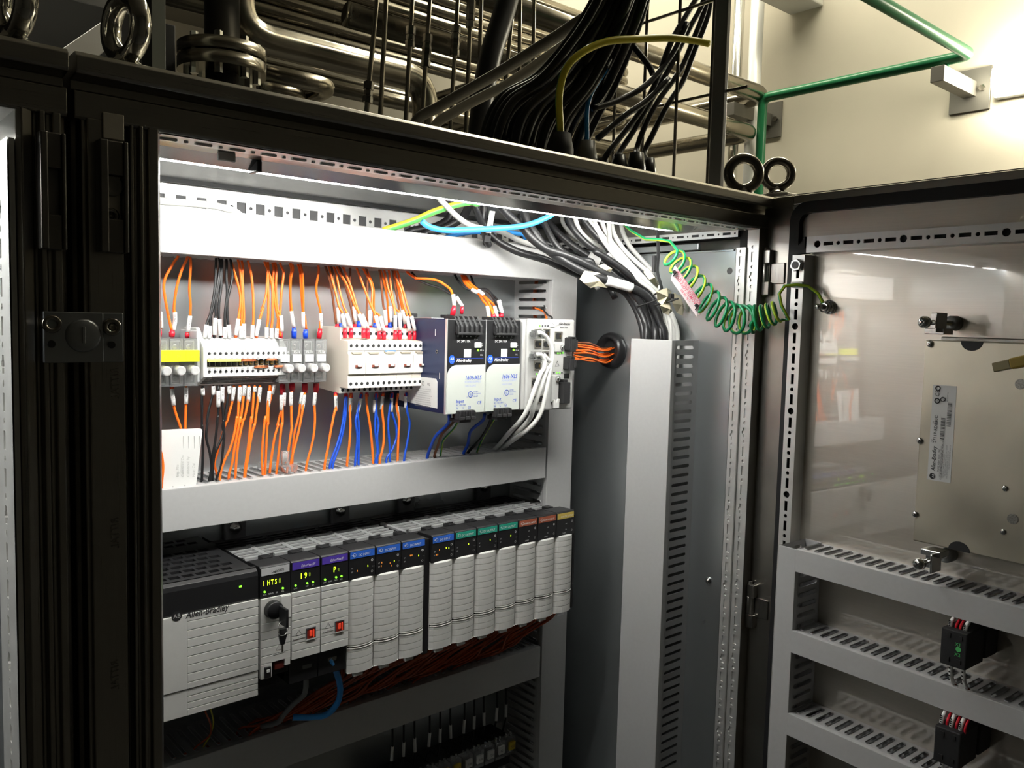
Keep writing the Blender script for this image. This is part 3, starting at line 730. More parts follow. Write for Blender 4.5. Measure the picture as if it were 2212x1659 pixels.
fx0 = [.4268, .4418, .4576, .4733]
for i in range(4): fuse_holder(fx0[i], .0150, fl[i], 'white-labelled fuse holders', False, 'FS-10')
for x in (.3335, ):
    t = thing('end_stop', 'grey end stop between the yellow-labelled fuses and the terminal blocks', 'end stop', (x+.002, .95, 1.475)); At(t)(MB().box(x+.0003, x+.0040, .905, .956, 1.474, 1.530), 'body', mat('pale clear plastic', (.62, .63, .64), .3), .001)

# ---- terminal blocks
TW = .0062; tx0 = .3428
prof = [(.956, 1.4690), (.9250, 1.4690), (.9020, 1.4790), (.9020, 1.4790), (.9000, 1.4800), (.9000, 1.4900), (.9085, 1.4905), (.9085, 1.4985), (.9000, 1.4990), (.9000, 1.5110), (.9090, 1.5215), (.9280, 1.5230), (.956, 1.5230)]
def terminal_base(x0, label):
    t = thing('terminal_block', label, 'terminal', (x0+TW/2, .95, 1.47), 'white terminal blocks in the row'); P = At(t)
    x1 = x0 + TW - .00025
    b = ext_x([(.956, 1.4690), (.9250, 1.4690), (.9030, 1.4795), (.9030, 1.4895), (.9085, 1.4905), (.9085, 1.4985), (.9030, 1.4995), (.9030, 1.5112), (.9110, 1.5215), (.9280, 1.5230), (.956, 1.5230)], x0, x1)
    b.add([(x0, .9000, 1.5110), (x1, .9000, 1.5110), (x1, .9110, 1.5217), (x0, .9110, 1.5217)], [(0, 1, 2, 3)])
    for za, zb in ((1.4800, 1.4900), (1.4990, 1.5110)):
        zc = (za+zb)/2 + (.001 if za > 1.49 else -.0012)
        holeplate(b, (x0, .9000, za), EX, EZ, zb-za, [(TW-.00025, 'c', .0019, .0019)], .0028)
        b.quad((x0, .9, za), (x0, .9030, za), (x0, .9030, zb), (x0, .9, zb)); b.quad((x1, .9030, za), (x1, .9, za), (x1, .9, zb), (x1, .9030, zb))
        b.quad((x0, .9, za), (x1, .9, za), (x1, .9030, za), (x0, .9030, za)); b.quad((x0, .9, zb), (x0, .9030, zb), (x1, .9030, zb), (x1, .9, zb))
    P(b, 'body', white)
    bb = MB()
    for za in (1.4850, 1.5050): bb.cyl((x0+TW/2, .9029, za), (x0+TW/2, .9022, za), .0019, 12)
    P(bb, 'screw_well', greycol)
    P(MB().box(x0+.0010, x1-.0008, .9065, .9084, 1.4912, 1.4978), 'clamp_cavity', ink)
    rb = MB()
    for k in range(4):
        rb.box(x0+.0003, x1-.0004, .9045+k*.0050-.001, .9045+k*.0050+.0012, 1.4772-k*.0022, 1.4779-k*.0022)
    P(rb, 'lower_rib', mat('terminal rib grey', (.34, .34, .34), .5))
    for za in (1.4995, 1.4885): P(MB().box(x0+.0018, x1-.0018, .8996, .9001, za-.0015, za+.0012), 'marker_slot', mat('terminal rib grey', (.34, .34, .34), .5))
    return t
def dup(root, dx, label):
    r = root.copy(); COL.objects.link(r); r.location = root.location + V((dx, 0, 0)); r['label'] = label
    for c in list(root.children):
        k = c.copy(); COL.objects.link(k); k.parent = r
        for g in list(c.children):
            h = g.copy(); COL.objects.link(h); h.parent = k
    return r
words = ['first', 'second', 'third', 'fourth', 'fifth', 'sixth', 'seventh', 'eighth', 'ninth', 'tenth', 'eleventh', 'twelfth', 'thirteenth', 'fourteenth', 'fifteenth']
tb0 = terminal_base(tx0, 'first white terminal block from the yellow-labelled fuses')
for i in range(1, 15): dup(tb0, TW*i, words[i] + ' white terminal block from the yellow-labelled fuses')
t = thing('terminal_end_plate', 'off-white end plate closing the terminal block row', 'end plate', (.3405, .95, 1.47))
At(t)(ext_x([(.956, 1.4680), (.9250, 1.4680), (.9000, 1.4790), (.8985, 1.4800), (.8985, 1.5115), (.9100, 1.5225), (.9200, 1.5330), (.956, 1.5330)], .3385, .3426), 'plate', white, .0004)
t = thing('jumper_bar', 'yellow insulated jumper bar across the first terminal blocks', 'jumper', (.36, .9, 1.498))
At(t)(MB().box(.3432, .3800, .8965, .9040, 1.4962, 1.4990), 'bar', mat('yellow jumper', (.72, .70, .16), .5), .0004)
for k, (xa, xb, z) in enumerate(((.3805, .3985, 1.4978), (.3960, .4130, 1.4902), (.4105, .4235, 1.4980), (.4195, .4355, 1.4902))):
    t = thing('copper_jumper', ['bare copper jumper next to the yellow jumper bar', 'bare copper jumper low between the two upper ones', 'bare copper jumper high near the white-labelled fuses', 'bare copper jumper low at the end by the white-labelled fuses'][k], 'jumper', (xa, .9, z))
    b = MB()
    for j in range(3): b.tube([(xa+.0004*j, .899, z+.0008*(j-1)), ((xa+xb)/2, .8965-.0004*j, z+.0009*(j-1)), (xb-.0004*j, .899, z+.0008*(j-1))], .0006, 6)
    At(t)(b, 'strand', copper)
for i in range(6, 15):
    t = thing('clamp_eye', '{n} brass clamp eye from the yellow jumper bar, in the open terminal slots', 'clamp', (tx0+TW*i+.003, .906, 1.494), 'brass clamps in the open slots'); P = At(t)
    P(MB().box(tx0+TW*i+.0014, tx0+TW*i+.0046, .9048, .9064, 1.4922, 1.4966), 'eye', brass, .0003)
    P(MB().cyl((tx0+TW*i+.003, .9049, 1.4944), (tx0+TW*i+.003, .9044, 1.4944), .0011, 10), 'bore', ink)

# ---- circuit breakers
BW = .02330; bx0 = .5075
def breaker(i):
    x0 = bx0 + BW*i; x1 = x0 + BW - .0003
    t = thing('circuit_breaker', ['cream circuit breaker touching the white-labelled fuses', 'second cream circuit breaker from the white-labelled fuses', 'cream circuit breaker with the blue maker label', 'fourth cream circuit breaker from the white-labelled fuses', 'cream circuit breaker beside the navy power supply'][i], 'breaker', (x0+BW/2, .95, 1.457), 'circuit breakers in the row'); P = At(t)
    body = ext_x([(.956, 1.4575), (.9045, 1.4550), (.9045, 1.4625), (.8852, 1.4625), (.8852, 1.4790), (.8835, 1.4795), (.8835, 1.5040), (.8852, 1.5050), (.8852, 1.5200), (.9045, 1.5210), (.9045, 1.5355), (.930, 1.5365), (.956, 1.5365)], x0, x1)
    P(body, 'case', cream, .0004)
    def holerow(y, za, zb):
        fc = MB()
        holeplate(fc, (x0, y-.0012, za), EX, EZ, zb-za, [((x1-x0)/3, 'c', .0022, .0022)]*3, .0012); P(fc, 'terminal_face', mat('white breaker front', (.84, .83, .80), .4))
    holerow(.8850, 1.5085, 1.5195); holerow(.8850, 1.4628, 1.4730); holerow(.9045, 1.5225, 1.5345); holerow(.9045, 1.4555, 1.4622)
    h = MB()
    for k in range(3):
        for y, z in ((.8843, 1.5140), (.8843, 1.4679), (.9038, 1.5285), (.9038, 1.45885)):
            h.disc((x0+(k+.5)*(x1-x0)/3, y, z), (0, -1, 0), .0021, 12)
    P(h, 'terminal_hole', ink)
    P(MB().box(x0+.0002, x1-.0002, .8822, .8836, 1.4800, 1.5035), 'front_panel', MATS['white breaker front'], .0004)
    P(MB().prism([(-.008, .0015), (.008, .0015), (.006, -.0012), (-.006, -.0012)], lambda a, c: (x0+BW*.5+a, .8848, 1.5052+c), lambda a, c: (x0+BW*.5+a, .8815, 1.5052+c)), 'label_holder', mat('tan plastic', (.42, .38, .30), .5), .0003)
    P(MB().box(x0+.0085, x0+.0180, .8805, .8822, 1.4878, 1.4912), 'toggle_slot', mat('brown toggle', (.22, .06, .04), .4), .0003)
    P(MB().box(x0+.0110, x0+.0160, .8785, .8806, 1.4888, 1.4912), 'toggle', MATS['white breaker front'], .0006)
    b = MB()
    b.text('LS%d' % (i+2), (x0+.0125, .8820, 1.4965), EX, EZ, .0030, mat('grey print', (.45, .45, .43), .5)); b.text('I  O', (x0+.002, .8820, 1.494), EX, EZ, .0022, MATS['grey print']); b.text('C 6', (x0+.003, .8820, 1.4905), EX, EZ, .0020, MATS['grey print'])
    P(b, 'print')
    if i == 2:
        P(MB().box(x0+.0045, x0+.0200, .8828, .8842, 1.5058, 1.5088), 'maker_label', mat('blue label', (.05, .16, .42), .4), .0002)
        P(MB().text('Telemecanique', (x0+.0122, .8826, 1.5064), EX, EZ, .0024, wprint, align='CENTER', sx=.8), 'maker_name')
for i in range(5): breaker(i)

# ---- 24 volt power supplies
def power_unit(x0, x1, label, k):
    z0, z1, y = 1.4305, 1.5495, .8305
    t = thing('power_supply', label, 'power supply', ((x0+x1)/2, .94, z0), 'navy and grey power supplies'); P = At(t)
    P(MB().box(x0, x1, y+.002, .955, z0+.0005, z1-.0005), 'case', navy, .001)
    P(MB().box(x0+.004, x1-.004, .87, .95, z1-.0004, z1+.0010), 'top_cover', mat('grey painted lid', (.40, .41, .43), .4, .5), .001)
    P(MB().box(x0-.0003, x0+.0012, y, y+.0035, z0, z1), 'edge_trim', galvp)
    zs = 1.4920
    P(MB().box(x0+.0008, x1, y-.0004, y+.0020, zs-.010, z1-.0005), 'black_front', black, .0006); BFR = [c for c in t.children if c.name.startswith('black_front')][0]
    r = .014; w = [(x0+.0008+r-r*math.cos(q), zs-r+r*math.sin(q)) for q in [PI/2*i/8 for i in range(9)]]
    pl = [(x0+.0008, z0+.0005)] + w + [(x1, zs), (x1, z0+.0005)]
    P(MB().prism(pl[::-1], lambda a, c: (a, y-.0010, c), lambda a, c: (a, y+.0018, c)), 'grey_front', psug, .0003); GFR = [c for c in t.children if c.name.startswith('grey_front')][0]
    yy = y - .0012; yk = y - .0006
    b = MB()
    fx = lambda f: x0 + (x1-x0)*f
    b.text('1606-XLS', (fx(.46), yy, 1.4732), EX, EZ, .0078, pblue, shear=.18, sx=.86, bold=.01); b.text('POWER SUPPLY', (fx(.46), yy, 1.4690), EX, EZ, .0040, mat('light blue print', (.34, .40, .68), .5), sx=.92); b.text('1606-XLS240E', (fx(.46), yy, 1.4645), EX, EZ, .0034, MATS['light blue print'], sx=.9)
    b.torus((fx(.62), yy, 1.4545), (0, 1, 0), .0036, .0004, 20, 4, pblue); b.text('UL', (fx(.62), yy, 1.4530), EX, EZ, .0042, pblue, align='CENTER', sx=.7, bold=.01); b.text('c', (fx(.52), yy, 1.4505), EX, EZ, .0034, pblue)
    b.text('LISTED', (fx(.70), yy, 1.4570), EX, EZ, .0024, pblue); b.text('IND.CONT.EQ.', (fx(.70), yy, 1.4543), EX, EZ, .0022, pblue, sx=.8); b.text('UL 508', (fx(.70), yy, 1.4512), EX, EZ, .0024, pblue)
    b.text('CE', (fx(.80), yy, 1.4412), EX, EZ, .0062, pblue, sx=.95)
    b.text('Input', (fx(.25), yy, 1.4500-.0055), EX, EZ, .0060, pblue, bold=.006); b.text('AC 100-240V', (fx(.25), yy, 1.4405), EX, EZ, .0034, pblue, sx=.85)
    b.text('N', (fx(.25), yy, 1.4362), EX, EZ, .0044, pblue); b.text('L', (fx(.42), yy, 1.4362), EX, EZ, .0044, pblue); b.torus((fx(.60), yy, 1.4380), (0, 1, 0), .0019, .0002, 14, 4, pblue); b.text('+', (fx(.585), yy, 1.4366), EX, EZ, .0036, pblue)
    P(b, 'grey_front_print', sub=GFR)
    b = MB()
    for s, f in (('+', .27), ('+', .38), ('-', .49), ('-', .60)): b.text(s, (fx(f), yk, 1.5262), EX, EZ, .0065, wprint, align='CENTER', bold=.03)
    b.text('./.', (fx(.74), yk, 1.5272), EX, EZ, .0050, wprint, align='CENTER'); b.text('DC ok', (fx(.74), yk, 1.5235), EX, EZ, .0026, wprint, align='CENTER', sx=.8)
    b.text('DC 24V / 10A', (fx(.25), yk, 1.5205), EX, EZ, .0042, wprint, sx=.85, bold=.008); b.text('24-', (fx(.88), yk, 1.5180), EX, EZ, .0026, wprint, sx=.8); b.text('28V', (fx(.88), yk, 1.5155), EX, EZ, .0026, wprint, sx=.8)
    b.text('DC ok', (fx(.86), yk, 1.5095), EX, EZ, .0026, wprint, sx=.8, bold=.008); b.text('OVL', (fx(.86), yk, 1.5035), EX, EZ, .0026, wprint, sx=.8, bold=.008)
    b.text('Allen-Bradley', (fx(.24), yk, 1.4960), EX, EZ, .0056, wprint, shear=.2, sx=.78, bold=.012); b.box(fx(.24), fx(.95), yk-.0001, yk, 1.5002, 1.5006, pblue)
    P(b, 'black_front_print', sub=BFR)
    b = MB(); oc = [(fx(.125)+.0050*math.cos(PI/8+PI/4*i), 1.4990+.0058*math.sin(PI/8+PI/4*i)) for i in range(8)]
    b.prism(oc, lambda a, c: (a, yk, c), lambda a, c: (a, yk-.0002, c), mat('logo blue', (.012, .09, .62), .4)); b.text('AB', (fx(.125), yk-.0003, 1.4990-.0008), EX, EZ, .0052, wprint, align='CENTER', sx=.9); b.text('QUALITY', (fx(.125), yk-.0003, 1.4955), EX, EZ, .0015, wprint, align='CENTER')
    P(b, 'logo', sub=BFR)
    P(MB().box(fx(.70), fx(.87), y-.003, y, 1.5135, 1.5205), 'adjuster', mat('pale grey button', (.62, .62, .62), .4), .001)
    P(MB().box(fx(.43), fx(.61), y-.0012, y-.0004, 1.5015, 1.5120), 'blank_sticker', cardw, .0002)
    P(MB().cyl((fx(.80), y, 1.5105), (fx(.80), y-.0012, 1.5105), .0014, 12), 'led', green_led, sub=BFR)
    # connectors
    cx0, cx1 = fx(.20), fx(.84); cb = MB().box(cx0, cx1, .8275, .8330, 1.5300, 1.5455)
    cb.box(cx0, cx1, .8235, .8330, 1.5300, 1.5330)
    cb.prism([(.8240, 1.5330), (.8240, 1.5400), (.8330, 1.5530), (.8550, 1.5535), (.8550, 1.5495), (.836, 1.548), (.8275, 1.5400), (.8275, 1.5330)], lambda a, c: (cx0, a, c), lambda a, c: (cx0+.002, a, c))
    n = 5; pw = (cx1-cx0)/n
    for i in range(n):
        xx = cx0 + pw*(i+1); cb.prism([(.8238, 1.5330), (.8238, 1.5405), (.8330, 1.5532), (.8500, 1.5535), (.8500, 1.5500), (.836, 1.548), (.8275, 1.5400), (.8275, 1.5330)], lambda a, c: (xx-.0034, a, c), lambda a, c: (xx, a, c))
        cb.box(xx-pw+.001, xx-.004, .8300, .8480, 1.5470, 1.5500)
    P(cb, 'output_connector', blackm, .0005)
    ix0, ix1 = fx(.25), fx(.68); ib = MB().box(ix0, ix1, .8245, .8330, 1.4235, 1.4350); pw = (ix1-ix0)/3
    for i in range(3):
        ib.box(ix0+pw*i+.0006, ix0+pw*i+.0020, .8215, .8245, 1.4255, 1.4345); ib.box(ix0+pw*(i+1)-.0020, ix0+pw*(i+1)-.0006, .8215, .8245, 1.4255, 1.4345); ib.box(ix0+pw*i+.0008, ix0+pw*(i+1)-.0008, .8205, .8245, 1.4235, 1.4275)
    ib.box(ix0+.002, ix1-.006, .8245, .845, 1.4195, 1.4240)
    P(ib, 'input_connector', blackm, .0005)
    P(MB().box(x0+.010, x0+.024, .93, .945, z1+.0005, z1+.006), 'rail_clip', black, .001)
    if k == 0:
        # rating plate on the side
        b = MB().prism([(.8480, z0+.006), (.8490, 1.4700), (.8520, 1.4740), (.935, 1.4740), (.935, z0+.009)], lambda a, c: (x0-.0004, a, c), lambda a, c: (x0, a, c)); RL = P(b, 'rating_label', cardw)
        b = MB()
        for j in range(9): b.text('CAUTION only use the wire range shown and read the leaflet'[:58-4*(j % 3)], (x0-.0006, .8980-.0025*(j % 2), 1.4585-.0028*j), -EY, EZ, .0021, mat('grey text', (.25, .25, .25), .5), sx=.68)
        b.text('UL', (x0-.0006, .870, 1.4640), -EY, EZ, .005, ink); b.torus((x0-.0006, .8795, 1.4660), (1, 0, 0), .0026, .0003, 16, 4, ink)
        P(b, 'rating_print', sub=RL)
        for yy2, zz2 in ((.8545, 1.532), (.8545, 1.449), (.8440, 1.4780)): P(MB().box(x0-.0005, x0, yy2, yy2+.0008, zz2-.004, zz2+.004), 'vent_slit', plcg)
        P(MB().torus((x0-.0003, .8510, 1.5080), (1, 0, 0), .0019, .0006, 16, 6), 'screw_hole', dsteel)
power_unit(.6145, .6755, 'navy and grey power supply touching the circuit breakers', 0)
power_unit(.6765, .7350, 'navy and grey power supply touching the network switch', 1)

# ---- network switch
t = thing('network_switch', 'light grey network switch with white patch cables plugged in', 'switch', (.79, .94, 1.43)); P = At(t)
sx, sX, sy = .7475, .8365, .8300
swm = mat('switch pale grey', (.50, .50, .485), .4)
P(MB().box(.7420, .8345, sy+.004, .955, 1.4290, 1.5500), 'case', swm, .002)
FP = P(MB().box(sx, sX, sy, sy+.0045, 1.4270, 1.5525), 'front_plate', swm, .0022)
P(MB().box(.7420, .8345, .84, .94, 1.5500, 1.5512), 'top_cover', swm, .0006)
def swp(px, py): q = onY(px, py, sy-.0005); return q.x, q.z
def port(px, py, w, h, side):
    x, z = swp(px, py)
    P(MB().box(x-w/2, x+w/2, sy-.0015, sy, z-h/2, z+h/2), 'port_frame', mat('port metal', (.45, .43, .38), .35, .9), .0003, sub=FP)
    b = MB().prism([(-.0042, -.0042), (.0042, -.0042), (.0042, .0042), (-.0042, .0042), (-.0042, .0026), (-.0058, .0026), (-.0058, -.0026), (-.0042, -.0026)], lambda a, c: (x+a, sy-.0019, z+c), lambda a, c: (x+a, sy-.0014, z+c)); P(b, 'port', ink, sub=FP)
    b = MB()
    for k in range(4): b.box(x+.001, x+.0035, sy-.0022, sy-.0020, z-.002+k*.0010, z-.0017+k*.0010)
    P(b, 'port_contact', brass, sub=FP)
for px, py in ((1162, 743), (1180, 744), (1161, 790)): port(px, py, .0125, .0120, 0)
for px, py in ((1168, 720), (1166, 768)): port(px-6, py, .0125, .0120, 0); port(px+12, py, .0125, .0120, 0)
port(1206, 726, .0140, .0125, 0); port(1155, 826, .0120, .0130, 0); port(1152, 862, .0110, .0125, 0); port(1168, 862, .0100, .0120, 0)
b = MB()
x, z = swp(1207, 702); b.text('Allen-Bradley', (x, sy-.0004, z), EX, EZ, .0052, ink, shear=.2, sx=.78, bold=.012)
x, z = swp(1210, 709); b.text('Stratix 5700', (x, sy-.0004, z), EX, EZ, .0034, ink, sx=.85, bold=.008)
for px, py, s in ((1162, 705, '1'), (1150, 722, '1'), (1188, 722, '2'), (1149, 745, '3'), (1148, 768, '5'), (1147, 790, '7'), (1146, 826, '9'), (1142, 862, '10'), (1180, 862, '11')):
    x, z = swp(px, py); b.text(s, (x, sy-.0004, z), EX, EZ, .0026, mat('grey print', (.45, .45, .43), .5), align='CENTER')
x, z = swp(1203, 713); b.text('Console', (x, sy-.0004, z), EX, EZ, .0018, MATS['grey print'])
x, z = swp(1204, 786); T = [(-.0035, -.003), (.0035, -.003), (0, .004)]
for a in range(3): b.tube([(x+T[a][0], sy-.0003, z+T[a][1]), (x+T[(a+1) % 3][0], sy-.0003, z+T[(a+1) % 3][1])], .0002, 5, ink)
b.text('!', (x, sy-.0004, z-.0022), EX, EZ, .004, ink, align='CENTER')
P(b, 'print')
for px, py, g in ((1166, 704, 1), (1172, 704, 0), (1178, 704, 0), (1184, 704, 0), (1160, 808, 1), (1205, 763, 1), (1210, 763, 1), (1216, 762, 1), (1197, 805, 0), (1203, 805, 1), (1209, 805, 1), (1214, 805, 0)):
    x, z = swp(px, py); P(MB().cyl((x, sy, z), (x, sy-.0008, z), .0012, 10), 'led', mat('soft green led', (.1, .5, .05), .4, emit=(.3, 1, .1), es=.9) if g else greycol)
x, z = swp(1194, 699); P(MB().box(x-.0042, x+.0042, sy-.0010, sy, z-.0050, z+.0050), 'sticker', cardw, .0002); P(MB().text('XD', (x, sy-.0012, z-.0012), EX, EZ, .0034, ink, align='CENTER'), 'sticker_print')
x, z = swp(1206, 751); P(MB().box(x-.0085, x+.0085, sy-.0030, sy, z-.0062, z+.0062), 'card_door', swm, .0012)
x, z = swp(1211, 750); P(MB().lathe((x, sy-.003, z), (0, -1, 0), [(0, .0032), (.0030, .0030), (.0038, .0020)], 14), 'thumb_screw', chrome)
def plug(px, py, w, h, n, extra=0):
    x, z = swp(px, py)
    b = MB().box(x-w*.35, x+w*.5, sy-.012, sy, z-h/2, z+h/2); b.box(x-w*.5, x-w*.3, sy-.010, sy, z-h*.42, z+h*.46); b.box(x+w*.3, x+w*.62, sy-.014, sy-.004, z-h*.30, z+h*.30)
    b.box(x-w*.2, x+w*.2, sy-.013, sy-.003, z+h*.44, z+h*.56)
    P(b, 'plug', blackm, .0006)
plug(1226, 744, .0115, .0200, 2); plug(1223, 785, .0115, .0190, 2)
x, z = swp(1212, 845); b = MB().box(x-.0060, x+.0070, sy-.012, sy, z-.0165, z+.0130); b.box(x-.0045, x+.0030, sy-.010, sy, z+.013, z+.017)
P(b, 'plug', blackm, .0006)
for k in range(6):
    P(MB().lathe((x+.0072, sy-.010, z+.0095-.0045*k), (.7, -.7, 0), [(0, .0013), (.0012, .0012)], 10), 'plug_screw', chrome)
x, z = swp(1200, 822); P(MB().box(x-.0085, x+.0045, sy-.0035, sy, z-.030, z+.0075), 'relay_cover', swm, .0016)
x, z = swp(1201, 818); P(MB().lathe((x, sy-.0035, z), (0, -1, 0), [(0, .0038), (.003, .0036), (.0042, .0025)], 14), 'thumb_screw', chrome)
x, z = swp(1196, 872); P(MB().prism([(-.0055, -.0060), (.0055, -.0060), (.0065, .0070), (.0025, .0070), (.001, .0020), (-.003, .0070), (-.0055, .0050)], lambda a, c: (x+a, sy-.0060, z+c), lambda a, c: (x+a, sy-.0036, z+c)), 'hook', white, .0008)
x, z = swp(1224, 812); P(MB().box(x-.0048, x+.0048, sy-.0006, sy, z-.0035, z+.0035), 'black_sticker', ink)
x, z = swp(1221, 868); P(MB().lathe((x, sy, z), (0, -1, 0), [(0, .0034), (.004, .0032), (.005, .002)], 14), 'ground_screw', chrome)
# ================================================================ THE OPEN DOOR
AD = .0528; HD = V((.947, .594, 0)); DT = V((-math.sin(AD), -math.cos(AD), 0)); DN = V((-math.cos(AD), math.sin(AD), 0))
def D(t, z, off=0.0): return HD + DT*t + DN*off + EZ*z
def onD(px, py, off):
    d = ray(px, py); k = (off - (CAM - HD).dot(DN))/d.dot(DN); p = CAM + d*k
    return (p - HD).dot(DT), p.z
def dbox(b, t0, t1, z0, z1, o0, o1, M=None):
    c = D((t0+t1)/2, (z0+z1)/2, (o0+o1)/2); return b.obox(c, DT*((t1-t0)/2), EZ*((z1-z0)/2), DN*((o1-o0)/2), M)
P0 = At(cab); TD, ZD0, ZD1 = .76, .09, 1.7125
b = MB(); dbox(b, -.012, TD, ZD0, ZD1, -.022, -.0205); DOOR = P0(b, 'cabinet_door', stain, label='open stainless cabinet door with black gasket and perforated frame')
def P(b, name, M=None, bevel=0.0, label=None): return P0(b, name, M, bevel, sub=DOOR, label=label)
b = MB()
dbox(b, -.012, .029, ZD0, ZD1, -.0205, 0); dbox(b, TD-.03, TD, ZD0, ZD1, -.0205, 0); dbox(b, .029, TD-.03, ZD1-.012, ZD1, -.0205, 0); dbox(b, .029, TD-.03, ZD0, ZD0+.03, -.0205, 0)
P(b, 'door_flange', mat('door flange stainless', (.42, .40, .36), .34, 1.0, noise=.1, nscale=20), .0015)
b = MB(); dbox(b, -.010, TD, ZD1+.0002, ZD1+.0022, -.0205, -.006); P(b, 'top_lip', stain, .0004)
# gasket with rounded corners
def rrect(t0, t1, z0, z1, r, n=6):
    out = []
    for (ct, cz, a0) in ((t1-r, z1-r, 0), (t0+r, z1-r, PI/2), (t0+r, z0+r, PI), (t1-r, z0+r, 3*PI/2)):
        out += [(ct + r*math.cos(a0+PI/2*i/n), cz + r*math.sin(a0+PI/2*i/n)) for i in range(n+1)]
    return out
A, B2 = rrect(.031, TD-.035, ZD0+.035, 1.7020, .022), rrect(.044, TD-.048, ZD0+.048, 1.6885, .012)
g = MB(); n = len(A)
vs = [D(p[0], p[1], 0) for p in A] + [D(p[0], p[1], .0075) for p in A] + [D(p[0], p[1], .0075) for p in B2] + [D(p[0], p[1], -.002) for p in B2]
g.add(vs, [(k*n+i, k*n+(i+1) % n, (k+1)*n+(i+1) % n, (k+1)*n+i) for k in range(3) for i in range(n)])
P(g, 'gasket', gasket)
b = MB(); dbox(b, .0290, TD-.03, ZD0+.03, ZD1-.012, -.0030, -.0010); P(b, 'inner_panel', sdoor)
# perforated frame
def drail(b, t0, z0, along, across, W, cells, off):
    o = D(t0, z0, off); holeplate(b, o, along, across, W, cells, .0015)
cyc = [(.0155, 'r', .0062, .0021), (.0095, 'c', .0023, .0023)]
big = [(.0125, 'c', .0042, .0042)]
seq = []
for k in range(18): seq += [(.0130, 'c', .0042, .0042), (.0155, 'r', .0062, .0021), (.0095, 'c', .0023, .0023), (.0155, 'r', .0062, .0021), (.0095, 'c', .0023, .0023), (.0155, 'r', .0062, .0021), (.0095, 'c', .0023, .0023), (.0155, 'r', .0062, .0021)]
b = MB(); L = 0; use = []
for c in seq[3:]:
    if L + c[0] > 1.40: break
    use.append(c); L += c[0]
drail(b, .0455, 1.635-.012, -EZ, DT, .0165, use, .020)
b.quad(D(.0455, 1.623, .02), D(.062, 1.623, .02), D(.062, 1.637, .02), D(.0455, 1.637, .02))
dbox(b, .0455, .0462, 1.637-L-.012, 1.637, -.001, .0198); dbox(b, .0613, .0620, 1.637-L-.012, 1.637, -.001, .0198)
P(b, 'perforated_upright', galvp, label='bright perforated upright on the door')
b = MB(); dbox(b, .0463, .0612, .25, 1.636, .012, .0150); P(b, 'upright_core', gasket)
b = MB(); L = 0; use = []
for c in [(.008, None, 0, 0)] + seq:
    if L + c[0] > .64: break
    use.append(c); L += c[0]
drail(b, .0635, 1.6393, DT, EZ, .0187, use, .020); dbox(b, .0635, .0635+L, 1.6573, 1.6580, -.001, .0198); dbox(b, .0635, .0635+L, 1.6393, 1.6400, -.001, .0198); dbox(b, .0635, .0641, 1.6400, 1.6573, -.001, .0198)
P(b, 'perforated_crossbar', galvp, label='bright perforated crossbar along the top of the door')
b = MB(); dbox(b, .0650, .0625+L, 1.641, 1.6565, .012, .0150); P(b, 'crossbar_core', gasket)
b = MB(); dbox(b, .0480, .0635, 1.6385, 1.6440, .010, .0190); b.add([D(.048, 1.644, .019), D(.0605, 1.644, .019), D(.0605, 1.6585, .019), D(.0605, 1.6585, .012), D(.0605, 1.644, .012), D(.048, 1.644, .012)], [(0, 1, 2), (5, 4, 3), (0, 2, 3, 5)])
P(b, 'corner_piece', gasket)
# lock nut on the upright
t0, z0 = onD(1723, 573, .021); c = D(t0, z0, .020)
b = MB(); oc = [(.0078*math.cos(PI/3*i+.3), .0078*math.sin(PI/3*i+.3)) for i in range(6)]
b.prism(oc, lambda a, q: c + DT*a + EZ*q, lambda a, q: c + DT*a + EZ*q + DN*.006); P(b, 'hex_nut', chrome, .0006)
P(MB().cyl(c+DN*.0061, c+DN*.0066, .0045, 16), 'nut_bore', greycol)
# hinges
for zc in (1.618, 1.185):
    b = MB()
    for dz in (.020, -.020): b.obox(D(-.002, zc+dz, .003), DT*.0075, EZ*.0085, DN*.0060)
    b.cyl(D(-.004, zc-.030, .004), D(-.004, zc+.032, .004), .0032, 14); b.cyl(D(-.0035, zc-.012, .0035), D(-.0035, zc+.012, .0035), .0058, 14)
    b.obox(D(.013, zc-.001, .0012), DT*.010, EZ*.013, DN*.001)
    P(b, 'hinge', stain, .0008)
# earth stud on the inner panel
t0, z0 = onD(1780, 663, .012); st = thing('earth_stud', 'threaded earth stud with washers on the inner door', 'stud', D(t0, z0, 0)); Q = At(st)
c = D(t0, z0, -.001)
Q(MB().lathe(c, DN, [(0, .0085), (.003, .0085), (.003, .0065), (.008, .0065), (.008, .0070), (.0135, .0066), (.0140, .004)], 18), 'washer_stack', chrome)
Q(MB().lathe(c, DN, [(.0130, .0034), (.026, .0034), (.028, .0026)], 14), 'threaded_end', chrome)

# ---- ducts on the door
GD = 'grey slotted ducts on the door'
def dduct(label, z0, z1, L, t0):
    make_duct('cable_duct', label, D(t0, z0, -.0009), DT, EZ, DN, L, z1-z0, .0550, GD, pitch=.0125, slot=.0024, lip=.009, base=.008)
dduct('short-finned grey duct on the door just under the terminal case', 1.2640, 1.2885, .62, .0925)
dduct('grey duct on the door between the two black contact blocks', 1.1660, 1.1905, .62, .0925)
dduct('grey duct on the door below the other door ducts', 1.0645, 1.0890, .62, .0925)
make_duct('cable_duct', 'upright grey duct on the door beside its perforated upright', D(.0920, .35, -.0009), EZ, -DT, DN, .9395, .0215, .0550, GD, pitch=.0125, slot=.0024, lip=.009, base=.008)

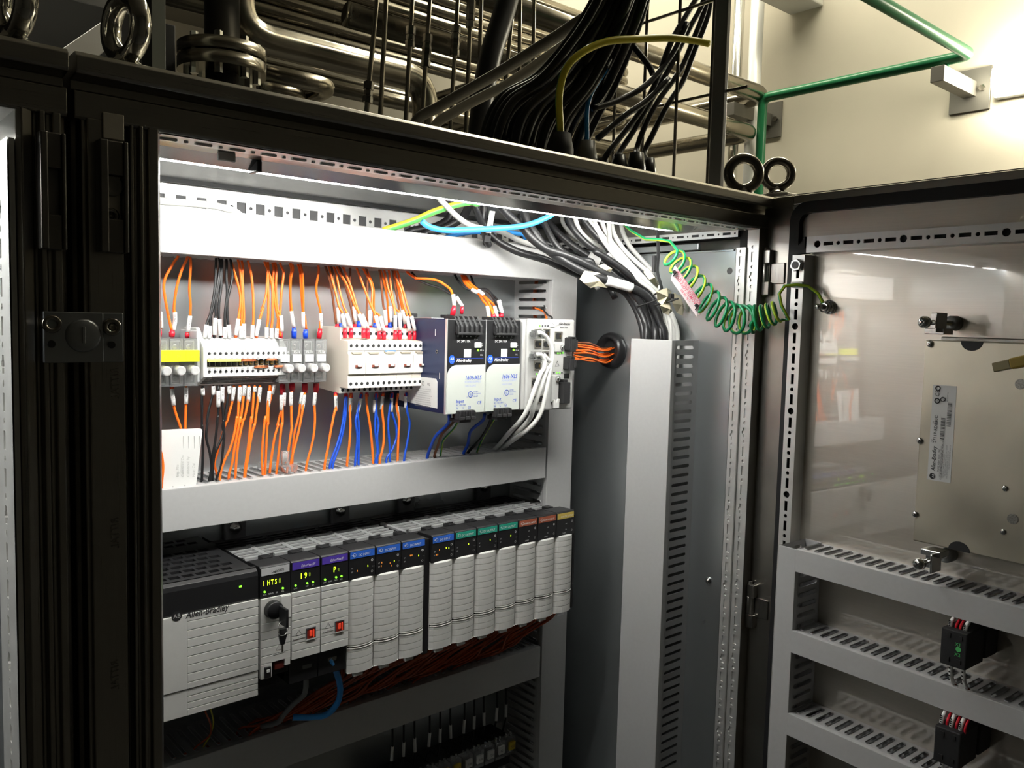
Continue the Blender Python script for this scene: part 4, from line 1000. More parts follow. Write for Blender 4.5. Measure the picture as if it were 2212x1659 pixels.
# ---- operator terminal seen from behind
ht = thing('operator_terminal', 'stainless back of an operator terminal with a rating label on the door', 'operator terminal', D(.30, 1.33, 0)); P = At(ht)
OF = .050; ta, zt = onD(1995, 736, OF); tb, zb = onD(1976, 1168, OF)
b = MB(); dbox(b, .2265, .52, 1.3300, 1.5405, 0, OF); P(b, 'case', shmi, .0012)
b = MB(); dbox(b, .2215, .527, 1.3260, 1.5440, -.0008, .006); P(b, 'rim', stain, .001)
for px, py in ((2010, 743), (1988, 952), (1978, 1111)):
    t1, z1 = onD(px, py, OF); c = D(t1, z1, OF)
    P(MB().lathe(c, DN, [(0, .0036), (.0012, .0034), (.0020, .0022)], 16), 'screw', chrome)
    b = MB(); b.obox(c+DN*.0021, (DT*.7+EZ*.7)*.0018, (DT*-.7+EZ*.7)*.0004, DN*.0002); b.obox(c+DN*.0021, (DT*-.7+EZ*.7)*.0018, (DT*.7+EZ*.7)*.0004, DN*.0002); P(b, 'screw_slot', ink)
for px, py, r in ((2172, 1055, .0020), (2168, 1149, .0020)):
    t1, z1 = onD(px, py, OF); P(MB().lathe(D(t1, z1, OF), DN, [(0, .0030), (.001, .0028), (.0012, .0014)], 12), 'rivet', chrome)
for px, py in ((2205, 830), (2188, 1121)):
    t1, z1 = onD(px, py, OF); P(MB().cyl(D(t1, z1, OF-.002), D(t1, z1, OF+.0006), .0050, 16), 'vent_plug', mat('perforated plug', (.34, .33, .30), .4, .9, noise=.4, nscale=800))
for z, px, py, s in ((0, 2100, 736, -1), (0, 2072, 1183, 1)):
    t1, z1 = onD(px, py, OF); zc = 1.5405 if s < 0 else 1.3300
    hc = [(.0105*math.cos(q), .0095*math.sin(q)*s) for q in [PI*i/10 for i in range(11)]]
    P(MB().prism(hc, lambda a, q: D(t1+a, zc+q, OF-.0002), lambda a, q: D(t1+a, zc+q, OF+.0006)), 'finger_recess', ink)
# rating label
la, lb, lc, ld = [onD(px, py, OF) for px, py in ((2015, 831), (2067, 834), (2058, 1044), (2004, 1036))]
lt0, lt1, lz0, lz1 = la[0]+.0005, lb[0], (lc[1]+ld[1])/2, (la[1]+lb[1])/2
b = MB(); dbox(b, lt0, lt1, lz0, lz1, OF, OF+.0003); P(b, 'rating_label', cardw)
b = MB(); oo = OF + .0006; UP, LF = EZ, -DT
gt = mat('dark print', (.06, .06, .06), .6)
def vt(s, ft, fz, size, sx=1.0, bold=0.0, shear=0.0, M=gt): b.text(s, D(lt0+(lt1-lt0)*ft, lz0+(lz1-lz0)*fz, oo), UP, LF, size, M, sx=sx, bold=bold, shear=shear)
vt('Allen-Bradley', .32, .10, .0058, .80, .012, .2, ink); b.disc(D(lt0+(lt1-lt0)*.22, lz0+(lz1-lz0)*.045, oo), DN, .0030, 18, ink)
b.text('AB', D(lt0+(lt1-lt0)*.30, lz0+(lz1-lz0)*.028, oo+.0002), UP, LF, .0032, wprint)
vt('2711P-RDB10C', .30, .395, .0046, .95, .01); vt('CAT', .14, .395, .0018); vt('SER', .14, .595, .0018); vt('B', .30, .60, .0042, 1, .012); vt('PANELVIEW PLUS 1000', .50, .10, .0028, .82); vt('COLOR KEYPAD/TOUCH DISPLAY MODULE', .62, .02, .0026, .78)
vt('CE', .30, .88, .0058, .9, .01); b.torus(D(lt0+(lt1-lt0)*.22, lz0+(lz1-lz0)*.835, oo), DN, .0024, .0005, 16, 4, ink); vt('75', .30, .825, .0026); b.torus(D(lt0+(lt1-lt0)*.22, lz0+(lz1-lz0)*.965, oo), DN, .0022, .0005, 16, 4, ink)
b.torus(D(lt0+(lt1-lt0)*.46, lz0+(lz1-lz0)*.855, oo), DN, .0022, .0003, 16, 4, ink); vt('UL', .52, .842, .0026); vt('LISTED', .60, .83, .0016); vt('IND CONT EQ', .68, .83, .0015)
for row, (f0, f1, z) in enumerate(((.44, .62, .60), (.68, .86, .64))):
    zz = .43 if row == 0 else .58
    rnd = random.Random(3+row)
    while zz < (.66 if row == 0 else .83):
        w_ = rnd.choice((.003, .005, .008)); dbox(b, lt0+(lt1-lt0)*f0, lt0+(lt1-lt0)*f1, lz0+(lz1-lz0)*zz, lz0+(lz1-lz0)*(zz+w_), oo, oo+.00005, gt); zz += w_ + rnd.choice((.003, .005, .009))
for k in range(6):
    vt('THIS DEVICE IS SUPPLIED FOR CLASS I DIV 2 GROUPS ABCD'[:48-5*(k % 3)], .56+.075*k, .04+.02*(k % 2) + (.08 if k > 4 else 0), .0019, .72, M=mat('grey text', (.25, .25, .25), .5))
P(b, 'label_print')
# clamps holding the terminal
def clamp(px, py, zs, label):
    t1, z1 = onD(px, py, .060); k = thing('mounting_clamp', label, 'clamp', D(t1, z1, .05)); Q = At(k)
    b = MB(); dbox(b, t1-.004, t1+.012, z1-.010, z1+.010, .036, .038); dbox(b, t1+.010, t1+.012, z1-.010, z1+.010, .038, .058); dbox(b, t1-.004, t1+.016, (z1-.012) if zs < 0 else z1+.006, (z1-.006) if zs < 0 else z1+.012, .030, .050)
    Q(b, 'bracket', chrome, .0006)
    Q(MB().lathe(D(t1+.004, z1, .004), DN, [(0, .0038), (.004, .0038), (.004, .0026), (.060, .0026)], 12), 'screw_shank', chrome)
    Q(MB().lathe(D(t1+.004, z1, .0645), DN, [(0, .0030), (.001, .0062), (.005, .0060), (.007, .0040)], 18), 'screw_head', chrome)
    b = MB(); c = D(t1+.004, z1, .0716); b.obox(c, (DT*.7+EZ*.7)*.0035, (DT*-.7+EZ*.7)*.0006, DN*.0002); b.obox(c, (DT*-.7+EZ*.7)*.0035, (DT*.7+EZ*.7)*.0006, DN*.0002); Q(b, 'screw_slot', ink)
    Q(MB().lathe(D(t1+.004, z1, -.001), DN, [(0, .0080), (.012, .0078), (.013, .005)], 18), 'foot', mat('foot plastic', (.22, .22, .21), .5))
clamp(1996, 696, -1, 'zinc screw clamp above the corner of the operator terminal')
clamp(1985, 1214, 1, 'zinc screw clamp below the corner of the operator terminal')
# loose yellow network plug hanging by the terminal
t1, z1 = onD(2168, 790, .095); pt = thing('network_plug', 'loose amber network plug with yellow boot by the terminal', 'plug', D(t1, z1, .09)); Q = At(pt)
ax = (DT*1.0 + EZ*.30).normalized(); up = (EZ*1.0 - DT*.30).normalized(); c = D(t1, z1, .095)
Q(MB().obox(c, ax*.0075, up*.0042, DN*.0058), 'plug_body', mat('clear amber plug', (.42, .36, .20), .25, trans=.3), .0008)
Q(MB().obox(c+ax*.0155, ax*.0085, up*.0050, DN*.0062), 'boot', mat('amber boot', (.34, .24, .03), .45), .0016)
Q(MB().tube(spline([c+ax*.023, c+ax*.06, c+ax*.10-EZ*.004-DN*.012, c+ax*.135-EZ*.02-DN*.046]), .0032, 10), 'cable', MATS['amber boot'])
Q(MB().obox(c-ax*.0076-up*.0004, ax*.0002, up*.0020, DN*.0030), 'contact_slot', ink)

# ---- contact blocks on the door
def contact_block(t0, z0, n, label, x1):
    k = thing('contact_block', label, 'contact block', D(t0, z0, 0)); Q = At(k)
    b = MB(); dbox(b, t0-.001, t0+.024, z0-.001, z0+.036, .028, .068); Q(b, 'body', blackm, .0012)
    b = MB(); dbox(b, t0+.002, t0+.026, z0+.002, z0+.032, -.001, .028); Q(b, 'collar', blackm, .002)
    b = MB()
    for dt in (.0045, .0155):
        for dz in (.006, .030): dbox(b, t0+dt, t0+dt+.004, z0+dz-.0022, z0+dz+.0022, .0675, .0690)
    Q(b, 'terminal_recess', ink)
    if x1:
        b = MB().text('X1', D(t0+.013, z0+.0215, .0683), DT, EZ, .0048, mat('green print', (.10, .55, .16), .5), bold=.01); b.text('X2', D(t0+.013, z0+.0115, .0683), DT, EZ, .0048, MATS['green print'], bold=.01); b.disc(D(t0+.0165, z0+.0185, .0684), DN, .0026, 16, MATS['green print'])
        Q(b, 'print')
    return t0, z0
t1, z1 = onD(2031, 1430, .068); contact_block(t1, z1, 2, 'black contact block with green X1 and X2 marks on the door', True)
t2, z2 = onD(2017, 1640, .068); contact_block(t2, z2, 3, 'black contact block below the lower door duct', False)
def door_lead(t0, za, zb, M, label, n):
    k = thing('door_wire', label, 'wire', D(t0, (za+zb)/2, .05), 'short leads at the door contact blocks'); Q = At(k)
    za, zb = (za, zb); s = 1 if zb > za else -1
    Q(MB().tube(spline([D(t0, za, .058), D(t0+.0004, za+(zb-za)*.5, .057), D(t0, zb, .045), D(t0+.0005, zb+s*.006, .035)]), .0013, 8), 'insulation', M)
    if n:
        Q(MB().tube(spline([D(t0, za+(zb-za)*.12, .0583), D(t0+.0004, za+(zb-za)*.5, .0575), D(t0, za+(zb-za)*.92, .049)]), .0021, 8), 'marker_sleeve', sleeve)
        for j in range(4):
            zz = za+(zb-za)*(.25+.14*j); Q(MB().obox(D(t0, zz, .0603), DT*.0008, EZ*.0006, DN*.0003), 'print', ink)
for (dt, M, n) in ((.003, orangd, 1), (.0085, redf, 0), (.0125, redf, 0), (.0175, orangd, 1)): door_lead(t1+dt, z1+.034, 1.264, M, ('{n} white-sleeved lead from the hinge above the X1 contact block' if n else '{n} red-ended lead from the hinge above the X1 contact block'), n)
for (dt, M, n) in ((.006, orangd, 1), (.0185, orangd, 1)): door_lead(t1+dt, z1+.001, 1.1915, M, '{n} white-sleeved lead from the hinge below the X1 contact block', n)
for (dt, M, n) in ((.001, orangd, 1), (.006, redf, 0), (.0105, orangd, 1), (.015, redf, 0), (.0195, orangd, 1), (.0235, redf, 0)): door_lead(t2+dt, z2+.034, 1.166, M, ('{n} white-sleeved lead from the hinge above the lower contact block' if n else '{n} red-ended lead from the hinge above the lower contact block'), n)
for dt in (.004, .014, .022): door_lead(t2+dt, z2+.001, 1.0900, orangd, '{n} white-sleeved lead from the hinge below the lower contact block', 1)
# ================================================================ WIRES
CR = {1: (330, 420, 6.32), 2: (330, 660, 6.32), 3: (600, 660, 6.32), 4: (330, 900, 6.32), 5: (650, 850, 6.32), 6: (900, 560, 6.32), 7: (900, 760, 6.32),
      8: (900, 420, 5.53), 9: (1200, 420, 4.88), 10: (300, 400, 3.16), 0: (0, 0, 1.0), 11: (1280, 440, 5.53)}
def pix(s):
    """'2 10,20 30,40 4 1,2' -> places in the photograph; a lone number picks the zoomed view that the pairs were read in"""
    out = []; c = 0
    for w_ in s.split():
        if ',' in w_:
            a, b_ = w_.split(','); ox, oy, k = CR[c]; out.append((ox+float(a)/k, oy+float(b_)/k))
        else: c = int(w_)
    return out
def path(s, Y0, Y1, head=None, tail=None, pw=1.0):
    p = pix(s); n = len(p); L = [0]
    for i in range(1, n): L.append(L[-1] + math.hypot(p[i][0]-p[i-1][0], p[i][1]-p[i-1][1]))
    q = [onY(x, y, Y0 + (Y1-Y0)*(l/max(L[-1], 1e-6))**pw) for (x, y), l in zip(p, L)]
    if head is not None: q = [q[0] + V(head)] + q
    if tail is not None: q = q + [q[-1] + V(tail)]
    return q
def wire(M, s, Y0, Y1, label, group, r=.00145, sl=None, fer=None, head=None, tail=None, txt=None, uv=False, cat='wire', name='wire', rs=.0022, pw=1.0):
    q = path(s, Y0, Y1, head, tail, pw); mid = q[len(q)//2]
    t = thing(name, label, cat, mid, group); P = At(t)
    P(MB().tube(spline(q, 5), r, 8, uv=uv), 'insulation', M)
    if sl:
        a = path(sl[0], sl[1], sl[2]); P(MB().tube(spline(a, 3), rs, 10), 'marker_sleeve', sleeve)
        if txt:
            d = (a[-1]-a[0]).normalized(); m0 = a[0] + d*((a[-1]-a[0]).length*.12)
            vv = V((0, -1, 0)).cross(d).normalized() * -1
            P(MB().text(txt, m0 - EY*(rs+.0002) - vv*.0008, d, vv, .0026, ink, sx=.95), 'marker_print')
    if fer:
        a = path(fer[1], fer[2], fer[3]); rf = fer[4] if len(fer) > 4 else .0023
        P(MB().tube([a[0], a[0].lerp(a[1], .3), a[0].lerp(a[1], .35), a[1]], [rf*.85, rf*.9, rf*1.08, rf*1.0], 10), 'crimp_sleeve', fer[0])
    return t
UPH = (.0, .012, .016)
OA = 'orange wires above the fuse holders and terminals'; BA = 'black wires above the terminal blocks'
lo_f = '{n} orange wire from the door post, dropping into the yellow-labelled fuse holders'
lo_t = '{n} orange wire from the black ones, dropping into the white terminal blocks'
lo_b = '{n} black wire from the yellow-labelled fuses, dropping into the terminal blocks'
a, b_ = .918, .930
RF = lambda s: (redf, s, .926, .928)
wire(orange, '1 65,1440 90,1590 2 85,80 110,320', a, .926, lo_f, OA, sl=('2 100,85 117,310', .925, .926), fer=RF('2 97,330 90,425'), head=(-.004, .01, .05), txt='24-F3')
wire(orange, '1 62,1300 62,1590 2 62,200 75,335', a, .928, lo_f, OA, head=(0, .01, .05))
wire(orange, '1 350,820 280,940 180,1120 150,1250 165,1400 210,1640 2 200,80 255,335', a, .926, lo_f, OA, fer=(redf, '2 265,335 260,425', .926, .928, .0030), head=UPH)
wire(orange, '1 475,840 400,1020 330,1250 295,1480 290,1610 2 300,90 288,335', a, .926, lo_f, OA, sl=('2 300,90 305,200 285,335', .924, .926), head=UPH, txt='DC1-F4.1')
wire(orange, '1 517,900 510,1100 500,1300 515,1500 510,1640 2 512,130 475,370', a, .926, lo_f, OA, sl=('2 510,140 478,362', .924, .926), fer=RF('2 470,368 468,432'), head=UPH, txt='DC1-F5.1')
bk = ['1 860,840 860,1040 845,1300 800,1560 780,1650 2 735,255 705,450', '1 915,900 930,1060 890,1300 860,1480 860,1650 2 855,165 835,450', '1 940,900 940,1080 930,1300 905,1480 900,1650 2 905,180 925,450',
      '1 1005,900 1005,1100 1015,1350 1000,1500 985,1650 2 985,290 985,450', '1 1060,880 1085,1100 1070,1220 1020,1450 1020,1650 2 1030,260 1045,450', '1 920,910 905,1080 870,1300 820,1560 2 790,150 785,270 770,450']
bs = ['2 735,262 705,450', '2 850,170 845,402', '2 910,185 925,412', '2 985,293 983,450', '2 1035,262 1048,450', '2 780,278 770,450']
for i in range(6): wire(blackw, bk[i], a, .912, lo_b, BA, r=.00155, sl=(bs[i], .910, .910), fer=RF(['', '2 838,400 838,450', '2 925,410 927,450'][i]) if i in (1, 2) else None, head=UPH, txt='OVDC')
ob = ['1 1080,950 1130,1110 1190,1350 1195,1500 1175,1650 2 1170,175 1130,440', '1 1175,940 1200,1100 1220,1350 1215,1650 2 1205,275 1200,450', '1 1225,960 1225,1150 1235,1400 1245,1650 2 1240,245 1245,450', '1 1310,945 1350,1130 1370,1400 1375,1650 2 1370,265 1355,450',
      '1 1565,930 1560,1200 1540,1400 1480,1600 2 1510,30 1460,190 1415,445', '1 1570,930 1575,1200 1575,1650 2 1560,295 1555,450', '1 1540,960 1580,1050 1630,1250 1635,1650 2 1620,305 1620,450', '1 1650,1000 1640,1200 1670,1500 1700,1650 2 1720,230 1745,420', '1 1685,1000 1680,1300 1700,1550 2 1700,60 1740,140 1765,350',
      '1 1750,975 1785,1080 1755,1350 1740,1600 2 1720,140 1700,310 1685,450']
os_ = ['2 1170,182 1133,405', '2 1205,278 1200,450', '2 1245,248 1245,450', '2 1365,268 1355,448', '2 1455,193 1412,418', '2 1555,298 1555,450', '2 1620,308 1620,450', None, '2 1752,138 1765,350', '2 1695,315 1685,450']
for i in range(10): wire(orange, ob[i], a, .912, lo_t, OA, sl=(os_[i], .910, .910) if os_[i] else None, fer=RF({0: '2 1133,400 1130,445', 4: '2 1417,415 1412,450', 7: '2 1750,360 1745,450'}[i]) if i in (0, 4, 7) else None, head=UPH, txt='DC1-F2')
lo_w = '{n} orange wire from the terminal blocks, dropping into the white-labelled fuse holders'
BF = lambda s: (bluef, s, .926, .928, .0030)
wire(orange, '1 1915,1000 1885,1150 1880,1400 1895,1590 2 1890,75 1925,300', a, .926, lo_w, OA, sl=('2 1890,75 1925,290', .924, .926), fer=BF('2 1928,300 1928,440'), head=UPH, txt='DC1-F12')
wire(orange, '1 1890,1010 1875,1200 1885,1590 2 1885,75 1920,300', .920, .929, lo_w, OA, head=UPH)
wire(orange, '1 2030,1010 2050,1200 2055,1600 2 2055,90 2060,310', a, .926, lo_w, OA, sl=('2 2052,90 2055,302', .924, .926), fer=BF('2 2085,328 2085,442'), head=UPH, txt='DC1-F13')
wire(orange, '1 2005,1030 2020,1200 2050,1600 2 2075,150 2095,325', .921, .928, lo_w, OA, head=UPH)
wire(orange, '10 1228,570 1210,700 1225,800 3 585,100 575,330', a, .926, lo_w, OA, sl=('3 590,105 590,315', .924, .926), fer=(redf, '3 578,318 565,445', .926, .928, .0030), head=UPH, txt='DC1-F14')
# breaker feeds
OB = 'orange and brown wires above the circuit breakers'
lb_o = '{n} orange wire from the white-labelled fuses, dropping into the circuit breakers'; lb_n = '{n} brown wire from the white-labelled fuses, dropping into the circuit breakers'
def bw(M, s, sl, fr, hi, txt='CB', col=redf):
    y1 = .9225 if hi else .8995
    wire(M, s, .918, y1, lb_n if M is brown else lb_o, OB, sl=(sl, y1-.003, y1-.0005) if sl else None, fer=(col, fr, y1, y1+.001, .0026) if fr else None, head=UPH, txt=txt if sl else None, rs=.0024)
bw(brown, '10 1278,572 1310,680 3 770,40 795,250', None, '3 810,250 808,330', 1)
bw(orange, '10 1300,572 1340,720 3 840,20 890,120 912,310', '3 882,115 912,300', '3 915,305 920,440', 0, '24V-01')
bw(orange, '10 1345,600 1375,740 3 905,20 945,110 1000,310', '3 940,110 1003,302', '3 1000,312 1003,440', 0, '24V-02')
bw(brown, '10 1318,572 1335,700 3 830,0 825,60 835,240', '3 820,25 832,235', '3 855,245 868,330', 1, 'L2', bluef)
bw(brown, '10 1375,575 1410,690 3 1000,20 1045,255', None, '3 1050,252 1045,330', 1)
bw(orange, '10 1400,575 1450,700 3 1075,0 1115,120 1178,305', '3 1110,120 1180,302', '3 1170,312 1172,440', 0, '24V-03')
bw(orange, '10 1365,590 1420,680 3 1050,0 1130,120 1225,305', '3 1150,125 1228,302', '3 1230,315 1232,450', 0, '24V-04')
bw(brown, '10 1442,575 1440,690 3 1030,0 1058,215', '3 1035,12 1057,215', '3 1105,215 1105,335', 1, 'L4', bluef)
bw(brown, '10 1555,580 1560,690 3 1215,30 1220,180 1262,280', '3 1253,65 1255,272', '3 1265,278 1265,335', 1, 'L6')
bw(orange, '10 1490,575 1530,680 3 1270,0 1330,130 1385,340', '3 1338,138 1388,340', '3 1388,345 1388,455', 0, '24V-05')
bw(orange, '10 1535,575 1590,690 3 1290,40 1400,150 1448,345', '3 1400,150 1450,342', '3 1450,350 1452,462', 0, '24V-06')
bw(orange, '10 1560,590 1600,700 3 1310,0 1320,240', None, '3 1325,238 1325,345', 1, None, bluef)
bw(brown, '10 1640,578 1655,680 3 1440,0 1462,60 1480,270', '3 1463,60 1482,268', '3 1478,272 1480,340', 1, 'L8')
bw(orange, '10 1650,580 1680,690 3 1505,0 1520,230', '3 1533,12 1545,222', '3 1530,228 1530,342', 1, 'L10', bluef)
bw(orange, '10 1675,580 1700,700 3 1580,0 1605,135 1605,335', '3 1605,132 1605,332', '3 1605,338 1605,458', 0, '24V-07')
bw(orange, '10 1705,580 1725,720 3 1600,30 1660,100 1672,335', '3 1665,100 1675,330', '3 1665,338 1667,460', 0, '24V-08')
bw(brown, '10 1730,582 1750,700 3 1650,0 1655,90', None, None, 1)
bw(orange, '10 1745,585 1765,680 3 1690,0 1705,60 1742,250', '3 1702,60 1740,245', '3 1740,248 1742,352', 1, 'L12')
bw(orange, '10 1735,590 1790,720 3 1720,0 1772,150 1800,350', '3 1770,148 1800,345', '3 1800,350 1803,460', 0, '24V-09')
bw(orange, '10 1765,590 1810,740 3 1765,0 1815,145 1868,350', '3 1828,148 1872,342', '3 1865,350 1870,466', 0, '24V-10')

# ---- below the row
DNT = (0, 0, -.014)
OL = 'orange wires below the terminals and fuses'; BL = 'black wires below the terminal blocks'
l1 = '{n} orange wire from the black ones, running from terminal blocks down to the duct'; l2 = '{n} orange wire from the door post running from the fuses down to the duct'; l3 = '{n} black wire from the white card, running from terminal blocks down to the duct'
ya, yb = .915, .905
def lw(M, s, sl, txt='DC1-F3.1', fer=None, lab=l1, grp=OL, r=.00145, y0=ya, y1=yb, tail=DNT, ysl=None):
    wire(M, s, y0, y1, lab, grp, r=r, sl=(sl, (ysl or y0)-.001, (ysl or y0)-.001) if sl else None, fer=fer, tail=tail, txt=txt if sl else None)
lw(orange, '2 62,1120 70,1350 75,1500', '2 62,1150 72,1360', lab=l2)
lw(orange, '4 60,150 75,380 120,520 140,700 120,930', None, lab=l2, y0=.893, y1=.893)
lw(orange, '2 262,1115 285,1360 340,1550 375,1650 4 420,300', '2 262,1140 287,1360', fer=RF('2 262,1105 262,1130'), lab=l2, y1=.915)
lw(orange, '2 455,1100 452,1345 445,1650 4 450,300', '2 455,1120 453,1340', lab=l2, y1=.915)
lw(blackw, '2 682,1100 672,1230 672,1650 4 675,130 685,500 670,880', '2 680,1130 685,1225', '0V', lab=l3, grp=BL)
lw(blackw, '2 828,1090 815,1225 760,1450 740,1600 4 745,100 730,280 780,500 800,700 770,870', '2 826,1100 828,1220', '0V', lab=l3, grp=BL)
lw(blackw, '2 895,1090 898,1390 885,1550 4 890,0 850,350 815,550 800,780 785,880', '2 895,1165 895,1385', 'DC1-0V', lab=l3, grp=BL, y0=.910)
lw(blackw, '2 950,1090 950,1340 965,1560 4 960,50 975,150 940,300 850,500 820,700 822,830', '2 950,1110 950,1325', 'DC1-0V', lab=l3, grp=BL)
lw(blackw, '2 1035,1090 1030,1220 990,1500 4 955,130 975,250 955,480 930,680 870,850', '2 1045,1100 1045,1210', '0V', lab=l3, grp=BL)
lw(orange, '2 1110,1090 1085,1310 1040,1480 4 1020,50 980,140 880,500 845,640 872,780', '2 1110,1110 1085,1303', y0=.918, y1=.912)
lw(orange, '2 1190,1090 1172,1320 1160,1600 4 1150,0 1120,200 1060,420 970,620 920,800', '2 1190,1110 1178,1315')
lw(orange, '2 1255,1080 1240,1235 1195,1600 4 1195,0 1150,250 1120,400 1080,650 1040,795', '2 1255,1090 1245,1230')
lw(orange, '2 1315,1090 1297,1320 1250,1550 4 1235,50 1180,300 1150,500 1130,770', '2 1315,1110 1303,1310')
lw(orange, '2 1395,1090 1380,1190 1350,1600 4 1345,0 1310,350 1290,500 1255,765', '2 1395,1110 1395,1180')
lw(orange, '2 1465,1090 1432,1330 1390,1650 4 1390,100 1340,300 1300,560 1265,765', '2 1465,1115 1443,1320')
lw(orange, '2 1600,1090 1567,1390 1550,1600 4 1535,0 1500,350 1490,600 1500,760', '2 1592,1170 1573,1385')
lw(orange, '2 1600,1090 1620,1200 1580,1400 1575,1620 4 1565,100 1550,400 1535,765', '2 1660,1075 1630,1210', y0=.918, y1=.908)
RB = lambda s: (redf, s, .920, .918, .0034)
lw(orange, '2 1760,1225 1770,1440 1770,1640 4 1760,100 1730,400 1690,770', '2 1755,1225 1755,1430', fer=RB('2 1772,1210 1770,1075'), lab=l2)
lw(orange, '2 1795,1190 1750,1440 1700,1640 4 1720,100 1660,300 1600,725', '2 1797,1190 1788,1370', lab=l2, y0=.918, y1=.910)
lw(orange, '2 1895,1170 1890,1370 1895,1650 4 1900,130 1860,400 1815,740', '2 1890,1180 1885,1365', fer=RB('2 1903,1172 1900,1065'), lab=l2)
lw(orange, '2 2075,1190 2045,1420 4 2030,0 1980,250 1890,600', '2 2070,1220 2045,1420', fer=RB('2 2080,1190 2075,1065'), lab=l2)
lw(orange, '2 2045,1180 2013,1345 4 1990,0 1930,250 1905,600', '2 2040,1180 2015,1345', lab=l2, y0=.918, y1=.910)
lw(orange, '3 520,1190 495,1370 5 185,170 190,400 160,650 75,985', '3 510,1190 495,1370', 'DC1-F4.1', fer=RB('3 522,1190 525,1065'), lab=l2)
BG = 'wires below the circuit breakers'; m1 = '{n} orange wire from the fuses, running from the breakers down to the duct'; m2 = '{n} blue wire from the fuses, running from the breakers down to the duct'
yc = .910
def cw(M, s, sl, fr, txt='CB-N', rr=.00155):
    lw(M, s, sl, txt, fer=(redf, fr, yc+.004, yc, .0025) if fr else None, lab=m2 if M is bluew else m1, grp=BG, r=rr, y0=yc, y1=.900)
cw(orange, '3 790,1210 795,1430 5 465,230 410,500 365,760 325,980', '3 790,1232 795,1425', '3 790,1195 790,1232', 'CB1-TX1')
cw(bluew, '5 610,40 570,400 510,650 400,960', None, '3 930,1200 930,1255', None); cw(bluew, '5 625,40 595,400 530,700 435,970', None, None, None)
cw(orange, '3 1000,1200 5 670,250 675,450 660,700 630,950', '3 995,1262 985,1450', '3 1002,1195 998,1262', 'CB2-TX1')
cw(bluew, '3 1140,1210 5 770,265 745,380 770,600 740,945', '3 1135,1270 1090,1460', '3 1142,1195 1136,1265', '-'); cw(bluew, '3 1136,1260 5 775,265 790,420 790,650 785,960', None, None, None)
cw(orange, '5 890,10 905,200 945,450 970,700 985,945', None, '3 1215,1195 1215,1240', None)
cw(bluew, '3 1345,1200 5 1020,270 1010,450 1030,650 1045,800 1020,915', '3 1322,1290 1320,1465', '3 1348,1195 1345,1250', 'N'); cw(bluew, '5 1030,40 1030,270 1060,420 1040,600 1052,760 1035,915', None, None, None)
cw(orange, '3 1440,1200 5 1110,230 1130,450 1125,700 1080,900', '3 1435,1240 1415,1420', '3 1442,1195 1436,1240', 'CB4-TX')
cw(bluew, '3 1560,1200 5 1205,260 1190,450 1210,700 1215,905', '3 1555,1260 1550,1450', '3 1562,1195 1556,1260', '-'); cw(bluew, '5 1240,200 1245,270 1300,450 1300,620 1240,780 1170,885', None, None, None)
cw(orange, '5 1328,0 1305,160 1340,360 1330,600 1320,900', '5 1312,170 1325,270 1342,360', None, 'F'); cw(bluew, '3 1755,1190 5 1445,215 1485,400 1460,620 1410,890', '3 1745,1240 1745,1400', '3 1757,1190 1752,1240', 'N')
# ---- power supply leads
PG = 'leads of the power supplies'; ty = .895
def pw(M, s, lab, y0=.845, y1=.900, tail=DNT, **k): wire(M, s, y0, y1, lab, PG, tail=tail, **k)
pw(bluew, '7 445,860 430,980 270,1140 200,1280 145,1440', 'thick blue lead from the supply touching the breakers down to the middle duct', r=.0022); pw(brown, '7 505,860 500,960 350,1120 290,1280 240,1430', 'brown lead from the supply touching the breakers down to the middle duct', r=.0018); pw(gy, '7 590,870 520,1030 370,1200 340,1320 325,1430', 'green and yellow earth lead of the supply touching the breakers', r=.0014, uv=True)
pw(bluew, '7 930,850 900,940 740,1080 700,1260 640,1390', 'thick blue lead from the supply touching the switch down to the middle duct', r=.0022); pw(blackw, '7 1010,860 1005,960 880,1180 690,1390', 'black lead from the supply touching the switch down to the middle duct', r=.0022); pw(gy, '7 1085,870 950,1100 880,1230 820,1385', 'green and yellow earth lead of the supply touching the switch', r=.0014, uv=True)
wire(orange, '10 1830,590 1885,630 6 0,260 250,280 400,360 480,450 512,640', .915, .846, 'orange lead arching from the top duct to the supply touching the breakers', PG, r=.0017, sl=('6 500,480 515,635', .849, .847), fer=(redf, '6 515,640 490,765', .846, .848, .0033), head=UPH, txt='24V', rs=.0026)
wire(blackw, '10 1860,590 1900,640 6 0,275 150,340 330,400 470,480 540,510 620,645', .915, .846, 'black lead arching from the top duct to the supply touching the breakers', PG, r=.0016, sl=('6 540,512 622,642', .850, .847), fer=(redf, '6 624,650 612,745', .846, .848, .0024), head=UPH, rs=.0024)
wire(blackw, '6 520,210 580,310 680,400 800,430 950,430 1050,540 1130,740', .915, .846, 'black lead crossing behind the orange ones to the supply touching the switch', PG, r=.0016, head=UPH)
wire(blackw, '6 735,215 770,310 830,400 950,410 1030,480 1110,570 1160,745', .915, .847, 'black white-sleeved lead from the top duct to the supply touching the switch', PG, r=.0016, sl=('6 1122,560 1165,735', .850, .847), fer=(redf, '6 1150,745 1155,785', .846, .847, .0034), head=UPH, txt='0VDC1', rs=.0028)
